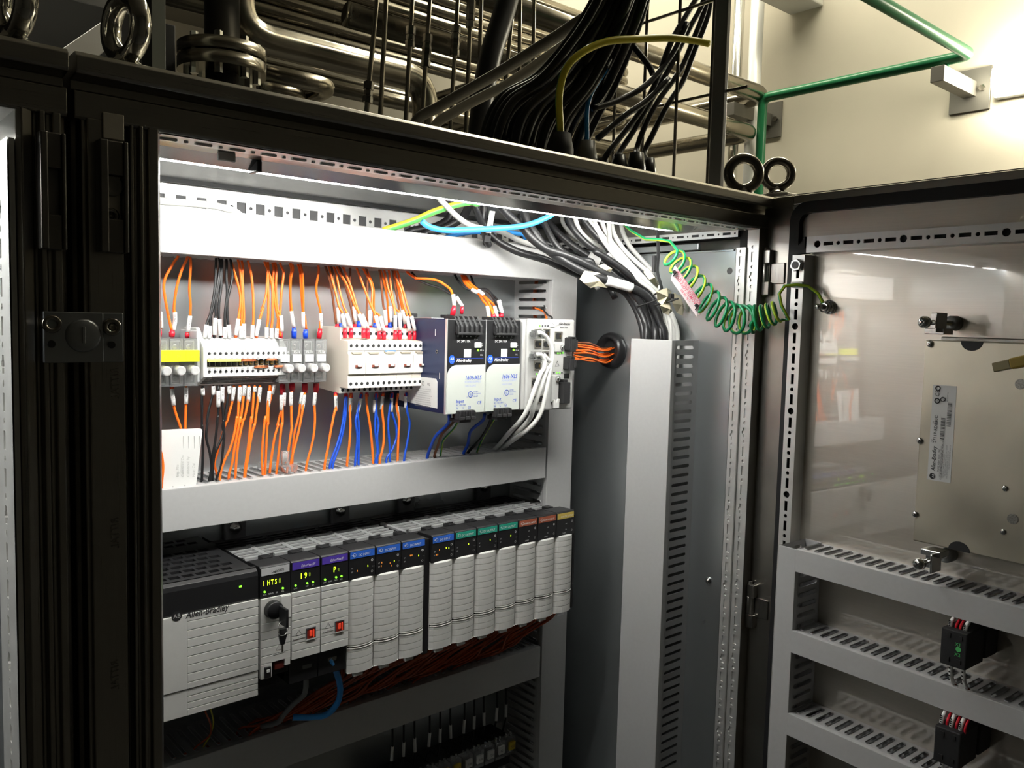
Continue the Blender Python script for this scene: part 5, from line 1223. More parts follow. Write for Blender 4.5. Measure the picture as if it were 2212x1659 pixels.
for k, (s, sl, f) in enumerate((('6 610,210 650,310 750,420 870,480 960,560 1020,690 1045,760', '6 755,415 830,455', '6 1045,750 1050,785'), ('6 650,210 720,320 830,410 940,540 1035,690 1055,770', '6 840,425 912,482', None), ('6 640,215 690,330 820,440 900,560 960,640 985,790', '6 965,640 988,800', None), ('6 660,215 760,360 880,470 1000,570 1070,650 1098,780', '6 1065,640 1098,785', None))):
    wire(orange, s, .915, .846, ['orange lead with a sleeve midway, to the supply touching the switch', 'orange lead with a sleeve just past its bend, to the supply touching the switch', 'orange lead with a long low sleeve, to the supply touching the switch', 'orange lead with its sleeve ending beside the black leads of the supply'][k], PG, r=.0016, sl=(sl, .87 if k < 2 else .851, .862 if k < 2 else .847), fer=(redf, f, .846, .847, .0034) if f else None, head=UPH, rs=.0025)
# ---- patch cables of the switch
PC = 'white patch cables of the network switch'
for k, s in enumerate(('6 1660,1000 1720,1020 1790,1090 1850,1250 1830,1450 7 1780,250 1700,480 1600,760 1540,920 1370,1110 1190,1320', '6 1640,1300 1700,1310 1745,1390 1735,1500 7 1690,300 1590,570 1510,790 1400,960 1250,1120 1100,1300', '6 1740,1310 1800,1380 7 1832,150 1790,420 1720,760 1640,930 1530,1050 1380,1160 1150,1320')):
    wire(whitec, s, .812, .905, ['white patch cable from the upper socket of the switch', 'white patch cable from the lower socket of the switch', 'white patch cable swinging widest below the switch'][k], PC, r=.0031, cat='cable', name='patch_cable', pw=5.0, tail=(-.01, .01, -.012))
for px, py, l in ((1166, 722, 'upper'), (1165, 769, 'lower')):
    q = onY(px, py, .820); t = thing('network_plug', 'clear network plug in the %s socket of the switch' % l, 'plug', q); At(t)(MB().box(q.x-.009, q.x+.005, .814, .8282, q.z-.0058, q.z+.0058), 'body', clear, .0008)
    At(t)(MB().box(q.x-.012, q.x-.009, .818, .8275, q.z-.003, q.z+.003), 'latch', clear, .0005)
# small loop of wires at the top of the switch
wire(blackw, '6 1740,630 1735,690 1790,760 1850,800', .90, .86, 'thin black wire leaving the upright duct behind the switch', 'thin wires behind the switch', r=.0013, head=(0, .02, .002), tail=(.004, .01, -.01)); wire(orange, '6 1740,720 1760,780 1775,800', .895, .87, 'thin orange wire leaving the upright duct behind the switch', 'thin wires behind the switch', r=.0013, head=(0, .02, .006), tail=(.002, .01, -.01))
for k in range(2): wire(orangd, '6 %d,300 %d,760' % (1625+k*24, 1600+k*24), .930, .930, 'dark orange wire seen through the slots of the upright duct', 'wires inside the upright duct', r=.0014, head=(.02, 0, .01), tail=(.02, 0, -.02))
# ---- grommet and orange wires through the side plate
gm = thing('cable_grommet', 'black rubber grommet in the side plate with orange wires through it', 'grommet', (.945, .8545, 1.508)); P = At(gm)
P(MB().lathe((.945, .8545, 1.508), (-1, 0, 0), [(0, .0270), (.004, .0275), (.010, .0262), (.014, .0230), (.014, .0185), (.002, .0165)], 32), 'ring', gland)
P(MB().cyl((.9445, .8545, 1.508), (.9425, .8545, 1.508), .0166, 24), 'bore', ink)
for k in range(9):
    y0 = 738 + k*5; q0 = onY(1240, y0 + (2 if k < 2 else 0), .826); a_, z_ = (k % 3)*.006, (k//3)*.006
    e = V((.945, .862-a_*.9, 1.512-z_*1.4)); m1_ = q0.lerp(e, .35) + V((0, -.004+.0015*(k % 3), .002-.002*(k % 4))); m2_ = q0.lerp(e, .7) + V((0, -.004, -.003-.001*(k % 3)))
    t = thing('wire', 'orange wire from the switch plugs through the black grommet', 'wire', q0, 'orange wires through the grommet'); At(t)(MB().tube(spline([q0, m1_, m2_, e], 6), .0013, 8), 'insulation', orange if k % 3 else brown if k == 0 else orange)
q = onY(1238, 742, .826); t = thing('crimp', 'red crimp end at the upper switch plug', 'crimp', q); At(t)(MB().cyl(q-EX*.003, q+EX*.003, .0030, 12), 'sleeve', redf)
# ---- below the controller
t = wire(bluec, '0 714,1428 728,1455 735,1490 728,1520 706,1543 676,1549', .815, .842, 'bright blue network cable looping below the network module', None, r=.0036, cat='cable', name='network_cable', tail=(-.02, .01, .002), head=(-.002, .004, .006))
t = wire(mat('dark grey cable', (.20, .20, .20), .5), '0 657,1445 661,1470 657,1500 635,1520 612,1545 600,1560', .818, .862, 'dark grey network cable curving below the network module', None, r=.0031, cat='cable', name='network_cable', tail=(-.01, .02, -.01), head=(0, .004, .006))
for px, py, M in ((714, 1424, frost), (660, 1440, frost)):
    q = onY(px, py, .816); t = thing('network_plug', 'clear plug on the blue cable below the network module' if M is frost and px == 714 else 'clear plug on the grey cable below the network module', 'plug', q); At(t)(MB().obox(q, (.0055, 0, 0), (0, .0035, .0010), (0, -.0012, .0045)), 'body', clear, .0006)
wire(orangd, '0 443,1535 455,1565 452,1590 420,1617', .87, .90, 'thin brown wire hanging below the controller supply', 'thin wires below the controller supply', r=.0010, head=(0, 0, .01), tail=(0, 0, -.012)); wire(yellow, '0 455,1530 461,1560 453,1590 440,1613', .87, .90, 'thin yellow wire hanging below the controller supply', 'thin wires below the controller supply', r=.0009, head=(0, 0, .01), tail=(0, 0, -.012))
rnd = random.Random(11)
for i in range(3, 13):
    for k in range(8):
        x = sx0[i] + .004 + .0033*k; z0 = 1.150; y0 = .826 + .004*rnd.random()
        x1 = max(x - .035 - .05*rnd.random() - .004*k, .30); z1 = 1.0660; yy = .892 + .03*rnd.random()
        pts = [(x, y0, z0), (x-.003, y0+.002, z0-.018), (x-.012-.01*rnd.random(), .845+.008*rnd.random(), 1.112+.006*rnd.random()), (x1+.02, .868+.01*rnd.random(), 1.082+.006*rnd.random()), (x1, yy, z1), (x1-.004, yy+.004, z1-.012)]
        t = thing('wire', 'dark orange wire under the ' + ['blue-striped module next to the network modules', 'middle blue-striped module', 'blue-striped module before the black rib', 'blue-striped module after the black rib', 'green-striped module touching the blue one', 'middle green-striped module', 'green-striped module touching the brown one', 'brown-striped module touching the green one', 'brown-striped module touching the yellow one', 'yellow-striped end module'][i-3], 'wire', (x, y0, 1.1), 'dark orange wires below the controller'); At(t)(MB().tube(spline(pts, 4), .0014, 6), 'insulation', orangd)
# ---- card, clip
c0, c1 = onY(341, 922, .897), onY(436, 1046, .894)
t = thing('calibration_card', 'blank white calibration card leaning in front of the fuse wires', 'card', (c0.x, .896, c1.z)); P = At(t)
xr, xq = onY(437, 930, .897).x, onY(424, 1046, .893).x
za, zb_ = onY(437, 925, .897).z, onY(424, 1048, .893).z
r = .003; xl = .262
poly = [(xl, zb_), (xq, zb_), (xr, za-r), (xr-r*.3, za-r*.3), (xr-r, za), (xl, za+.002)]
fy = lambda z: .893 + (.897-.893)*(z-zb_)/(za-zb_)
P(MB().prism(poly, lambda a, c: (a, fy(c), c), lambda a, c: (a, fy(c)+.0006, c)), 'card', cardw)
b = MB(); lp = mat('grey print', (.45, .45, .43), .5)
for k, (s, px) in enumerate((('Eqp. No', 386), ('Calibrated On', 397), ('Calibrated By', 409), ('Next Cal', 421))):
    q = onY(px, 1030, .8935); b.text(s, (q.x, fy(q.z)-.0003, q.z), EZ, -EX, .0040, lp)
    q2 = onY(px+10, 942, .8965); b.box(q2.x-.0001, q2.x+.0001, fy(q2.z-.01)-.0004, fy(q2.z)-.0002, q.z+.030, q2.z, lp)
P(b, 'print')
q = onY(613, 985, .905); t = thing('clear_clip', 'clear plastic clip lying on the middle duct', 'clip', (q.x, .905, 1.3640)); P = At(t)
x, z = q.x, 1.3650
P(MB().lathe((x, .902, z+.007), (0, 0, 1), [(0, .0042), (.018, .0042), (.0182, .0034), (.006, .0032)], 16), 'barrel', clear); P(MB().prism([(-.010, .009), (.010, .009), (.0085, .003), (.004, -.0015), (-.002, -.0015), (-.007, .002)], lambda a, c: (x+a+.003, .893, z+c), lambda a, c: (x+a+.003, .907, z+c)), 'body', clear, .0008); P(MB().box(x-.020, x-.004, .918, .934, z+.001, z+.010), 'foot', clear, .001)

# ================================================================ LOWER FUSE ROW
p0 = onY(1117, 1588, .900); pit = .0205
for k in range(11):
    x1 = p0.x - pit*k; x0 = x1 - pit + .001; z = p0.z
    yel = k in (0, 5, 6, 7, 8)
    t = thing('fuse_terminal', ('lower fuse terminal with a yellow label at the end of its row' if k == 0 else 'lower fuse terminal with a yellow label further along its row') if yel else 'lower fuse terminal with a white label', 'fuse terminal', ((x0+x1)/2, .95, z-.05), 'fuse terminals below the lower duct'); P = At(t)
    P(MB().box(x0, x1, .915, .962, z-.050, z-.006), 'base', blackm, .001)
    P(MB().box(x0+.0004, x1-.0004, .902, .9145, z-.028, z-.002), 'clear_cover', mat('smoky clear plastic', (.55, .56, .57), .15, trans=.7), .0008)
    P(MB().box(x0+.004, x1-.004, .8985, .9018, z-.019, z-.007), 'label', mat('ochre label', (.62, .44, .03), .5) if yel else cardw, .0003)
    P(MB().text('F%d' % (22-k), ((x0+x1)/2, .8983, z-.0155), EX, EZ, .0050, ink, align='CENTER'), 'label_print')
    for dx in (.005, .013): P(MB().cyl((x0+dx, .908, z-.002), (x0+dx, .908, z+.004), .0018, 8), 'clip_post', clear)
    for s, nm in ((1, 'upper'), (-1, 'lower')):
        if s < 0 and k > 6: continue
        xm = (x0+x1)/2 + .002; zz = z + .004 if s > 0 else z - .045
        t = thing('wire', 'wire with a white sleeve %s the lower fuse terminals' % ('entering the top of' if s > 0 else 'leaving the bottom of'), 'wire', (xm, .92, zz), 'sleeved wires at the lower fuse terminals'); P2 = At(t)
        e = 1.021 if s > 0 else z-.13
        dx = .003*math.sin(k*2.1)
        pts = spline([(xm, .925, zz-.006*s), (xm+dx*.5, .918, zz+.02*s), (xm+dx, .918, (zz+e)/2), (xm+dx, .92, e)])
        P2(MB().tube(pts, .0014, 8), 'insulation', blackw if s > 0 else orangd)
        u = (.35, .62) if s > 0 else (.12, .40)
        aa, bb = pts[int(len(pts)*u[0])], pts[int(len(pts)*u[1])]; P2(MB().tube([aa, bb], .0022, 10), 'marker_sleeve', sleeve)
t = thing('din_rail', 'steel mounting rail behind the lower fuse terminals', 'rail', (.5, YB, .9)); At(t)(MB().box(.186, .835, YB-.003, YB, p0.z-.045, p0.z-.012), 'rail', galvp)
for k in range(14):   # bits of orange wire inside the lower and middle ducts, seen through the slots
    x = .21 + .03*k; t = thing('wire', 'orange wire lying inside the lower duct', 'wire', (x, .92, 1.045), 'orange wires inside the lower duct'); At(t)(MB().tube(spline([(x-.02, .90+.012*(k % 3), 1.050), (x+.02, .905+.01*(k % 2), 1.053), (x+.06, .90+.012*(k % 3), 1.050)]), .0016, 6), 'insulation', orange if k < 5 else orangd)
# ================================================================ CABLES UNDER THE ROOF
def roofY(p, z=1.698): return onZ(p[0], p[1], z).y
def cable(M, s, r, label, group=None, X1=None, Y1=None, name='cable', tape=None, tail=None, Y0=None, up=.02, uv=False, cat='cable'):
    p = pix(s); y0 = Y0 if Y0 is not None else max(.72, min(.97, roofY(p[0])))
    y1 = onX(*p[-1], X1).y if X1 else Y1
    q = path(s, y0, y1, (0, 0, up) if up else None, tail); mid = q[len(q)//2]
    t = thing(name, label, cat, mid, group); P = At(t)
    sp = spline(q, 6); P(MB().tube(sp, r, 12, uv=uv), 'jacket', M)
    if tape:
        for (i0, i1, TM) in tape:
            a = sp[int(len(sp)*i0):int(len(sp)*i1)+1]; P(MB().tube(a, [r*1.16 + .0002*(k % 2) for k in range(len(a))], 12), 'tape_band', TM)
    return t
GB = 'black cables sweeping into the side duct'; GW = 'pale cables sweeping into the side duct'
DWN = (0, 0, -.05)
wt = mat('white tape', (.78, .78, .76), .6, bump=.3, noise=.04, nscale=120)
cable(blackc, '8 1270,170 1330,330 1420,480 1530,630 1700,760 1900,880 2130,980 9 640,935 800,985 940,1060 1030,1180 1100,1350 1150,1500', .0058, 'thick black cable with a long white tape band in front of the bundle', GB, X1=.925, tail=DWN, tape=[(.53, .64, wt)])
cable(blackc, '8 800,360 880,480 1000,580 1200,680 1400,740 1560,790 1800,900 9 500,950 700,1010 800,1120 880,1280 930,1500', .0052, 'thick black cable drooping lowest in front of the top duct', GB, X1=.905, tail=DWN, Y0=.875, up=.03)
cable(blackc, '8 1010,130 1130,280 1270,400 1370,520 1540,650 1750,720 1950,800 9 560,860 750,960 880,1120 960,1300 990,1500', .0056, 'black cable with scuffed jacket just inside the thickest one', GB, X1=.910, tail=DWN)
cable(blackc, '8 1560,290 1660,430 1790,550 1950,670 2150,790 9 500,735 640,850 830,1000 950,1150 1020,1340 1055,1500', .0054, 'black cable with a short white tape collar', GB, X1=.912, tail=DWN, tape=[(.38, .46, wt)])
cable(blackc, '8 1800,250 1900,450 2050,600 2200,700 9 420,600 540,670 700,780 900,950 1030,1110 1085,1300 1110,1500', .0046, 'thinner black cable behind the one with the white collar', GB, X1=.920, tail=DWN)
cable(blackc, '9 285,240 400,400 520,530 600,650 700,790 800,900 950,1030 1060,1160 1120,1330 1140,1500', .0045, 'scratched black cable with a crumpled white sleeve', GB, X1=.930, tail=DWN, tape=[(.33, .46, wt)])
cable(blackc, '8 1480,230 1560,420 1680,620 1850,760 2080,800 9 400,780 600,880 760,1010 870,1180 940,1350 960,1500', .0046, 'black cable looping behind the blue cable end', GB, X1=.900, tail=DWN)
cable(blackc, '8 690,110 740,250 790,370 830,540 860,600', .0046, 'black cable bending down beside the white cable marker', GB, Y1=.868, tail=(.004, .012, .004))
cable(blackc, '8 420,170 370,300 200,390 0,420 -120,470', .0050, 'black cable bending back behind the yellow earth cable', GB, Y1=.93, tail=(-.03, .02, -.03))
cable(blackc, '8 620,130 550,270 400,370 200,450 100,480', .0054, 'black cable bending down to the top duct under the earth cable', GB, Y1=.92, tail=(-.02, .01, -.03))
cable(blackc, '8 1250,330 1300,420 1400,500 1500,560 1700,640 1900,740 2150,830', .0048, 'black cable half hidden below the blue cable', GB, X1=.90, Y0=.93, tail=(.01, -.03, -.05))
cable(greyc, '8 270,30 350,130 480,260 640,370 820,410 1020,450 1250,560 1480,630 1720,710 1950,810', .0036, 'pale grey cable crossing behind the blue cable', GW, X1=.905, tail=(.01, -.03, -.04))
cable(greyc, '8 960,390 1150,500 1350,600 1600,670 1780,720', .0030, 'pale thin cable under the grey one', GW, X1=.90, Y0=.94, tail=(.02, -.04, -.03), up=None)
cable(greyc, '9 75,290 150,400 250,480 330,545 470,610', .0030, 'grey cable with a cut end among the black ones', GW, X1=.92, tail=(.01, -.02, -.02))
cable(whitec, '9 205,235 250,370 330,460 450,545 560,620 680,760', .0034, 'pale cable crossing behind the scratched black one', GW, X1=.935, tail=(.004, -.01, -.03))
wl = ['white cable nearest the scratched black one', 'white cable, middle one of the white row', 'white cable running on the outside of the white row', 'white twisted cable next to the green earth wire', 'white cable crossing over its neighbours', 'white cable hugging the black cables']
ws = ['9 400,250 470,400 600,560 700,680 800,790 920,930 1040,1020 1110,1120 1150,1290 1170,1490', '9 480,260 560,450 640,560 760,700 900,850 1000,960 1090,1080 1160,1290 1190,1490', '9 590,270 620,420 720,580 850,710 980,830 1080,970 1140,1100 1190,1290 1225,1490', '9 690,290 720,430 800,570 900,680 1000,790 1080,890 1150,1030 1220,1230 1255,1490', '9 560,260 570,400 590,540 720,700 860,830 980,940 1080,1040 1180,1230 1215,1490', '9 340,245 420,370 500,480 620,640 760,780 900,920 1020,1010 1160,1180 1240,1300 1290,1490']
for k in range(6): cable(whitec if k != 3 else greyc, ws[k], .0033 if k != 3 else .0036, wl[k], GW, X1=.930, tail=DWN)
cable(bluec, '8 60,320 150,385 350,430 700,420 1050,400 1300,370 1500,300 1650,200', .0036, 'bright blue cable sagging under the lamp', None, Y0=.835, Y1=.80, up=None, tail=(.02, .02, .03))
cable(bluec, '8 340,515 600,462 950,440 1150,460 1280,490', .0030, 'dark blue cable lying behind the bright blue one', None, Y0=.93, Y1=.92, up=None, tail=(.01, .01, -.01))
cable(yg, '8 -400,430 -200,370 0,300 200,210 450,130 650,90 740,95', .0042, 'thick yellow and green earth cable rising from the top duct', None, Y0=.90, Y1=.83, up=None, tail=(.03, .02, .03), uv=True)
cable(whitec, '0 338,434 420,440 470,446 512,460', .0040, 'white cable lying along the top of the duct near the post', None, Y0=.895, Y1=.90, up=None, tail=(.01, .0, -.012))
# white marker strap and ties
q = onY(1057, 470, .858); t = thing('cable_marker', 'white marker plate tied to a black cable', 'marker', q); P = At(t)
a, c = onY(1067, 440, .86), onY(1053, 512, .86)
dd = (c-a)
P(MB().obox(a.lerp(c, .55), (.0045, 0, 0), dd*.33, (0, .0006, 0)), 'plate', cardw); P(MB().obox(a, (.0052, 0, 0), dd*.09, (0, .0015, 0)), 'tie_head', blackm, .0006); P(MB().obox(c+dd*.06, (.0052, 0, 0), dd*.10, (0, .0015, 0)), 'tie_end', blackm, .0006); P(MB().text('K1', a.lerp(c, .62)-V((0, .001, 0)), -EZ, EX, .004, ink), 'print')
def tie(name, c, nrm, R, sq, label):
    t = thing('cable_tie', label, 'cable tie', c); P = At(t)
    u, v = frame_of(V(nrm)); pts = [V(c) + u*R*math.cos(2*PI*i/28) + v*R*sq*math.sin(2*PI*i/28) for i in range(29)]
    P(MB().tube(pts, .0011, 6), 'strap', blackm)
    return P, u, v
tc = onY(1405, 650, .762); P, u, v = tie('t', tc, (.35, -.25, -1), .026, .8, 'black cable tie around the black cable bundle')
P(MB().obox(tc+V((.012, -.014, .006)), (.004, 0, 0), (0, .003, 0), (0, 0, .0025)), 'head', blackm, .0006)
tc = onY(1440, 652, .722); P, u, v = tie('t', tc, (.25, -.2, -1), .017, .8, 'black cable tie around the pale cables')
P(MB().obox(onY(1449, 640, .712), (.004, 0, 0), (0, .003, 0), (0, 0, .0035)), 'head', blackm, .0006)
t = thing('hanging_tie', 'long upright black cable tie holding the pale cables', 'cable tie', onY(1418, 560, .735)); P = At(t)
b = MB(); pp = [onY(1420, 496, .745), onY(1422, 545, .735), onY(1420, 585, .728), onY(1426, 610, .722), onY(1428, 625, .720), onY(1412, 638, .722)]
sp = spline(pp, 5)
for i in range(len(sp)-1): b.obox(sp[i].lerp(sp[i+1], .5), (sp[i+1]-sp[i])*.56, (.0026, 0, 0), (0, .0007, 0))
P(b, 'strap', blackm); P(MB().obox(onY(1413, 570, .732), (.0025, 0, 0), (0, .002, 0), (0, 0, .011)), 'head', blackm, .0006)
# crumpled cream tape flags
def flag(pts, Y, label, k, txt=None):
    P2 = [onY(x, y, Y + .004*math.sin(i*1.9+k)) for i, (x, y) in enumerate(pts)]; c = sum(P2, V((0, 0, 0)))/len(P2) - V((0, .006, 0))
    t = thing('tape_flag', label, 'tape', c); b = MB(); n = len(P2)
    b.add(P2+[c], [(i, (i+1) % n, n) for i in range(n)])
    At(t)(b, 'paper', tape, solid=.0006)
    if txt: At(t)(MB().text(txt, c - V((.006, .004, 0)), (.5, 0, -.85), (.85, 0, .5), .0060, mat('pencil', (.12, .11, .10), .7)), 'handwriting')
flag([(1252, 603), (1262, 585), (1290, 588), (1318, 600), (1330, 612), (1310, 622), (1290, 618), (1275, 622), (1262, 612)], .790, 'crumpled cream tape flag under the long white band', 1)
flag([(1288, 575), (1305, 570), (1322, 580), (1318, 592), (1300, 592)], .79, 'small cream tape flag behind the white collar', 2)
flag([(1398, 578), (1408, 592), (1424, 612), (1420, 622), (1402, 604), (1390, 588)], .728, 'cream tape flag reading COM on a pale cable', 3, 'COM')
flag([(1418, 630), (1440, 622), (1450, 630), (1448, 650), (1430, 660), (1420, 650)], .716, 'cream tape knot above the tie of the pale cables', 4)
flag([(1425, 660), (1446, 652), (1452, 672), (1444, 680), (1432, 676)], .714, 'torn cream tape flag under the tie', 5)
flag([(1455, 632), (1470, 640), (1478, 665), (1475, 682), (1462, 676), (1452, 655)], .725, 'cream tape flag with handwriting beside the pink tag', 6, 'PMT')
# ---- coiled earth wire
ax = [(1425, 518, .712), (1447, 548, .703), (1478, 585, .684), (1512, 632, .660), (1548, 668, .635), (1585, 688, .612), (1620, 690, .594), (1652, 684, .572), (1682, 672, .551), (1705, 640, .545)]
A = spline([onY(x, y, Y) for x, y, Y in ax[1:9]], 30); n = len(A); turns = 15.5
pts = [onY(x, y, Y) for x, y, Y in ((1340, 478, .82), (1365, 500, .79), (1395, 517, .76), (1425, 518, .735), (1448, 522, .722))]
for i, c in enumerate(A):
    s_ = i/(n-1); d = (A[min(i+1, n-1)] - A[max(i-1, 0)]).normalized(); side = d.cross(EZ).normalized(); upv = side.cross(d).normalized()
    R = .0135 + .0045*math.sin(PI*s_); g = 2*PI*turns*s_ + .6
    R *= (1 if s_ < .8 else .92)
    k_ = .75 if s_ < .72 else .35; pts.append(c + upv*R*math.cos(g) + (side*.75 + d*k_)*R*math.sin(g))
pts += [onY(x, y, Y) for x, y, Y in ((1704, 690, .540), (1688, 660, .545), (1683, 635, .548), (1695, 618, .545), (1720, 615, .535), (1745, 618, .527), (1768, 635, .518), (1778, 655, .510))]
t = thing('coiled_earth_wire', 'coiled green and yellow earth wire spanning from cabinet to door', 'wire', pts[0]); P = At(t)
P(MB().tube(pts, .0021, 8, uv=True), 'insulation', gy)
q = D(*onD(1722, 615, .0225), .0225); P(MB().obox(q, DT*.008, EZ*.0035, DN*.0022), 'clip', mat('natural nylon', (.62, .62, .58), .5), .0008)
# pink safety tag
a, b_, c, d_ = onY(1458, 572, .670), onY(1514, 652, .640), onY(1505, 688, .640), onY(1449, 604, .670)
u = (b_-a); v = (d_-a); t = thing('safety_tag', 'pale pink safety tag tied to the coiled earth wire', 'tag', a.lerp(c, .5)); P = At(t)
nn = u.cross(v).normalized(); nn = nn if nn.dot(CAM-a) > 0 else -nn
P(MB().prism([(0, .0), (1, 0), (1, 1), (0, 1)], lambda x, y: a+u*x+v*y, lambda x, y: a+u*x+v*y-nn*.0012), 'plate', pink, .0006)
b = MB(); L = u.length; ur = u.normalized(); vu = ur.cross(nn).normalized(); vu = vu if vu.dot(v) < 0 else -vu
for s, fy_, sz in (('SAFETY ELECTRICAL CONNECTION', .30, .0066), ('DO NOT REMOVE', .58, .0056), ('SEE BS 7671', .86, .0040)):
    w0 = glyphs(s)[2]; b.text(s, a+u*.5+v*fy_+nn*.0003, ur, vu, sz, pinkp, align='CENTER', sx=min(1, L*.92/(w0*sz)), bold=.012)
P(b, 'print')
for p in (a.lerp(d_, .45)+ur*.004, b_.lerp(c, .5)-ur*.004):
    P(MB().torus(p, ur+vu*.3, .0035, .0008, 16, 6), 'tie', blackm); P(MB().obox(p+nn*.003-ur*.002, ur*.0022, vu*.0018, nn*.0022), 'tie_head', blackm, .0005)

# ================================================================ ON THE ROOF
def eye_bolt(x, y, z, yaw, label, R=.0195, M=dsteel):
    t = thing('eye_bolt', label, 'eye bolt', (x, y, z), 'lifting eye bolts on the cabinet roofs'); P = At(t)
    P(MB().lathe((x, y, z), EZ, [(0, .0165), (.004, .0160), (.006, .0125), (.010, .0080), (.013, .0070)], 24), 'collar', M)
    P(MB().torus((x, y, z+.012+R), (math.cos(yaw), math.sin(yaw), 0), R, .0068, 36, 12), 'ring', M)
q = onY(1609, 408, .632); eye_bolt(q.x-.004, .632, ZT, math.atan2(-.72, -.60), 'dark lifting eye bolt at the corner above the hinge')
q = onY(1680, 377, .700); eye_bolt(q.x, .700, q.z-.0315, math.atan2(-.70, -.95), 'dark lifting eye bolt just behind the open door')
t = thing('lifting_pad', 'thick pad carrying the eye bolt behind the open door', 'pad', (q.x, .70, ZT)); At(t)(MB().box(q.x-.03, q.x+.03, .665, .735, ZT, q.z-.0316), 'block', stain, .002)
bright = mat('polished cast steel', (.55, .54, .50), .10, 1.0, noise=.2, nscale=60, bump=.4)
q = onY(272, 150, .630); eye_bolt(q.x, .630, ZT, .23, 'shiny lifting eye bolt above the post with the bracket', M=bright)
q = onY(30, 100, .630); eye_bolt(q.x, .630, ZT, .20, 'shiny lifting eye bolt on the adjoining cabinet', M=bright)
def roof_gland(px, py, Y, r, M, label):
    q = onY(px, py, Y); x = q.x; t = thing('cable_gland', label, 'gland', (x, Y, ZT), 'cable glands in the cabinet roof')
    h = max(.012, q.z - ZT); At(t)(MB().lathe((x, Y, ZT), EZ, [(0, r*1.25), (.006, r*1.25), (.007, r), (h*.7, r), (h, r*.72), (h, r*.4)], 16), 'body', M)
    return V((x, Y, ZT+h))
gl = [roof_gland(px, py, Y, r, M, l) for px, py, Y, r, M, l in ((1163, 312, .84, .012, gland, 'small black cable gland beside the tall one'), (1212, 288, .75, .016, blackm, 'tall black cable gland with the yellow earth cable'), (1268, 305, .80, .015, mat('grey gland nylon', (.20, .20, .195), .4), 'grey cable gland with the blue cable'), (1303, 342, .80, .010, gland, 'low black cable gland next to the grey one'), (1338, 335, .78, .012, gland, 'black cable gland second from the end'), (1375, 330, .77, .0135, gland, 'large black cable gland near the mesh tray'), (1402, 342, .77, .011, gland, 'black cable gland at the end of the row'), (1110, 300, .86, .012, gland, 'black cable gland among the thick black cables'), (1070, 290, .88, .012, gland, 'black cable gland under the grey hoses'))]
def outer(M, s, Y0, Y1, r, label, group='cables above the cabinet roof', uv=False, start=None, tail=None, n=6):
    q = path(s, Y0, Y1)
    if tail is not None:
        d0 = (q[-1]-q[-2]); e1 = q[-1]; k = max(2, int(V(tail).length/max(d0.length, .05)))
        for i in range(1, k+1):
            f = i/k; q.append(e1 + V(tail)*f + d0*.5*min(1, f*2)*(1-f*.5))
    if start is not None:
        a0 = V(start) - EZ*.008; m_ = int((q[0]-a0).length/.08)
        q = [a0.lerp(q[0], i/(m_+1)) for i in range(m_+1)] + q
    t = thing('cable', label, 'cable', q[0], group); At(t)(MB().tube(spline(q, n), r, 10, uv=uv), 'jacket', M)
outer(yg, '0 1210,270 1208,205 1222,150 1255,115 1310,90 1380,84 1450,82 1500,88 1530,94', .75, .69, .0046, 'yellow and green earth cable arching over to the mesh tray', uv=True, start=gl[1])
outer(bluec, '0 1268,290 1268,240 1276,205 1290,180 1310,150', .80, .80, .0032, 'blue cable rising from the grey gland', start=gl[2])
gh = mat('grey hose', (.26, .245, .21), .5)
outer(gh, '0 895,268 950,230 1010,195 1080,155 1160,105 1230,60 1300,0', 1.13, .80, .0085, 'thick grey hose rising across the pipes', n=8, start=onY(880, 300, 1.14)-EZ*.25, tail=(.03, 0, .45))
outer(gh, '0 935,280 985,240 1050,205 1100,180 1180,125 1250,75 1330,0', 1.13, .80, .0080, 'second thick grey hose just below the other', n=8, start=onY(920, 315, 1.14)-EZ*.25, tail=(.03, 0, .45))
outer(blackc, '0 1035,290 1045,200 1060,120 1085,40 1100,-20', 1.15, 1.15, .0200, 'very thick black conduit rising behind the hoses', start=onY(1030, 340, 1.15)-EZ*.3, tail=(.05, 0, .9))
rb = random.Random(5)
for k in range(22):
    x0 = 1040 + 10*k + rb.random()*8; y0 = 300 + (x0-1040)*.16; x1 = 1290 + 5.2*k + rb.random()*8
    sag = rb.random()
    outer(blackc, '0 %d,%d %d,%d %d,%d %d,%d' % (x0, y0, x0+22+20*sag, y0-70-20*sag, (x0+x1)/2+10*sag, (y0-20)/2+10, x1, -25), .80+.08*rb.random(), .72+.08*rb.random(), .0052+.0016*rb.random(), 'black cable in the thick bundle rising from the roof glands', start=V((onY(x0-4, y0, .86).x, .86, ZT+.02)), tail=(.10, 0, .8))
for k, s in enumerate(('0 1310,335 1345,290 1390,230 1420,170 1450,90 1490,20 1510,-20', '0 1338,330 1370,280 1410,210 1455,130 1490,60 1520,0', '0 1375,325 1390,280 1420,220 1470,150 1500,80 1525,10', '0 1392,330 1410,290 1440,230 1475,175 1500,110 1530,30', '0 1280,235 1340,215 1400,180 1450,120 1485,50', '0 1290,300 1350,250 1400,215 1445,170', '0 1360,90 1400,140 1410,160')):
    outer(blackc, s, .79, .765, .0042, ['{n} black cable curving from the end glands up the mesh tray', '{n} loose black cable near the mesh tray'][k > 3], start=gl[min(3+k, 6)] if k < 4 else None, tail=(.03, 0, .5) if k < 4 else None)
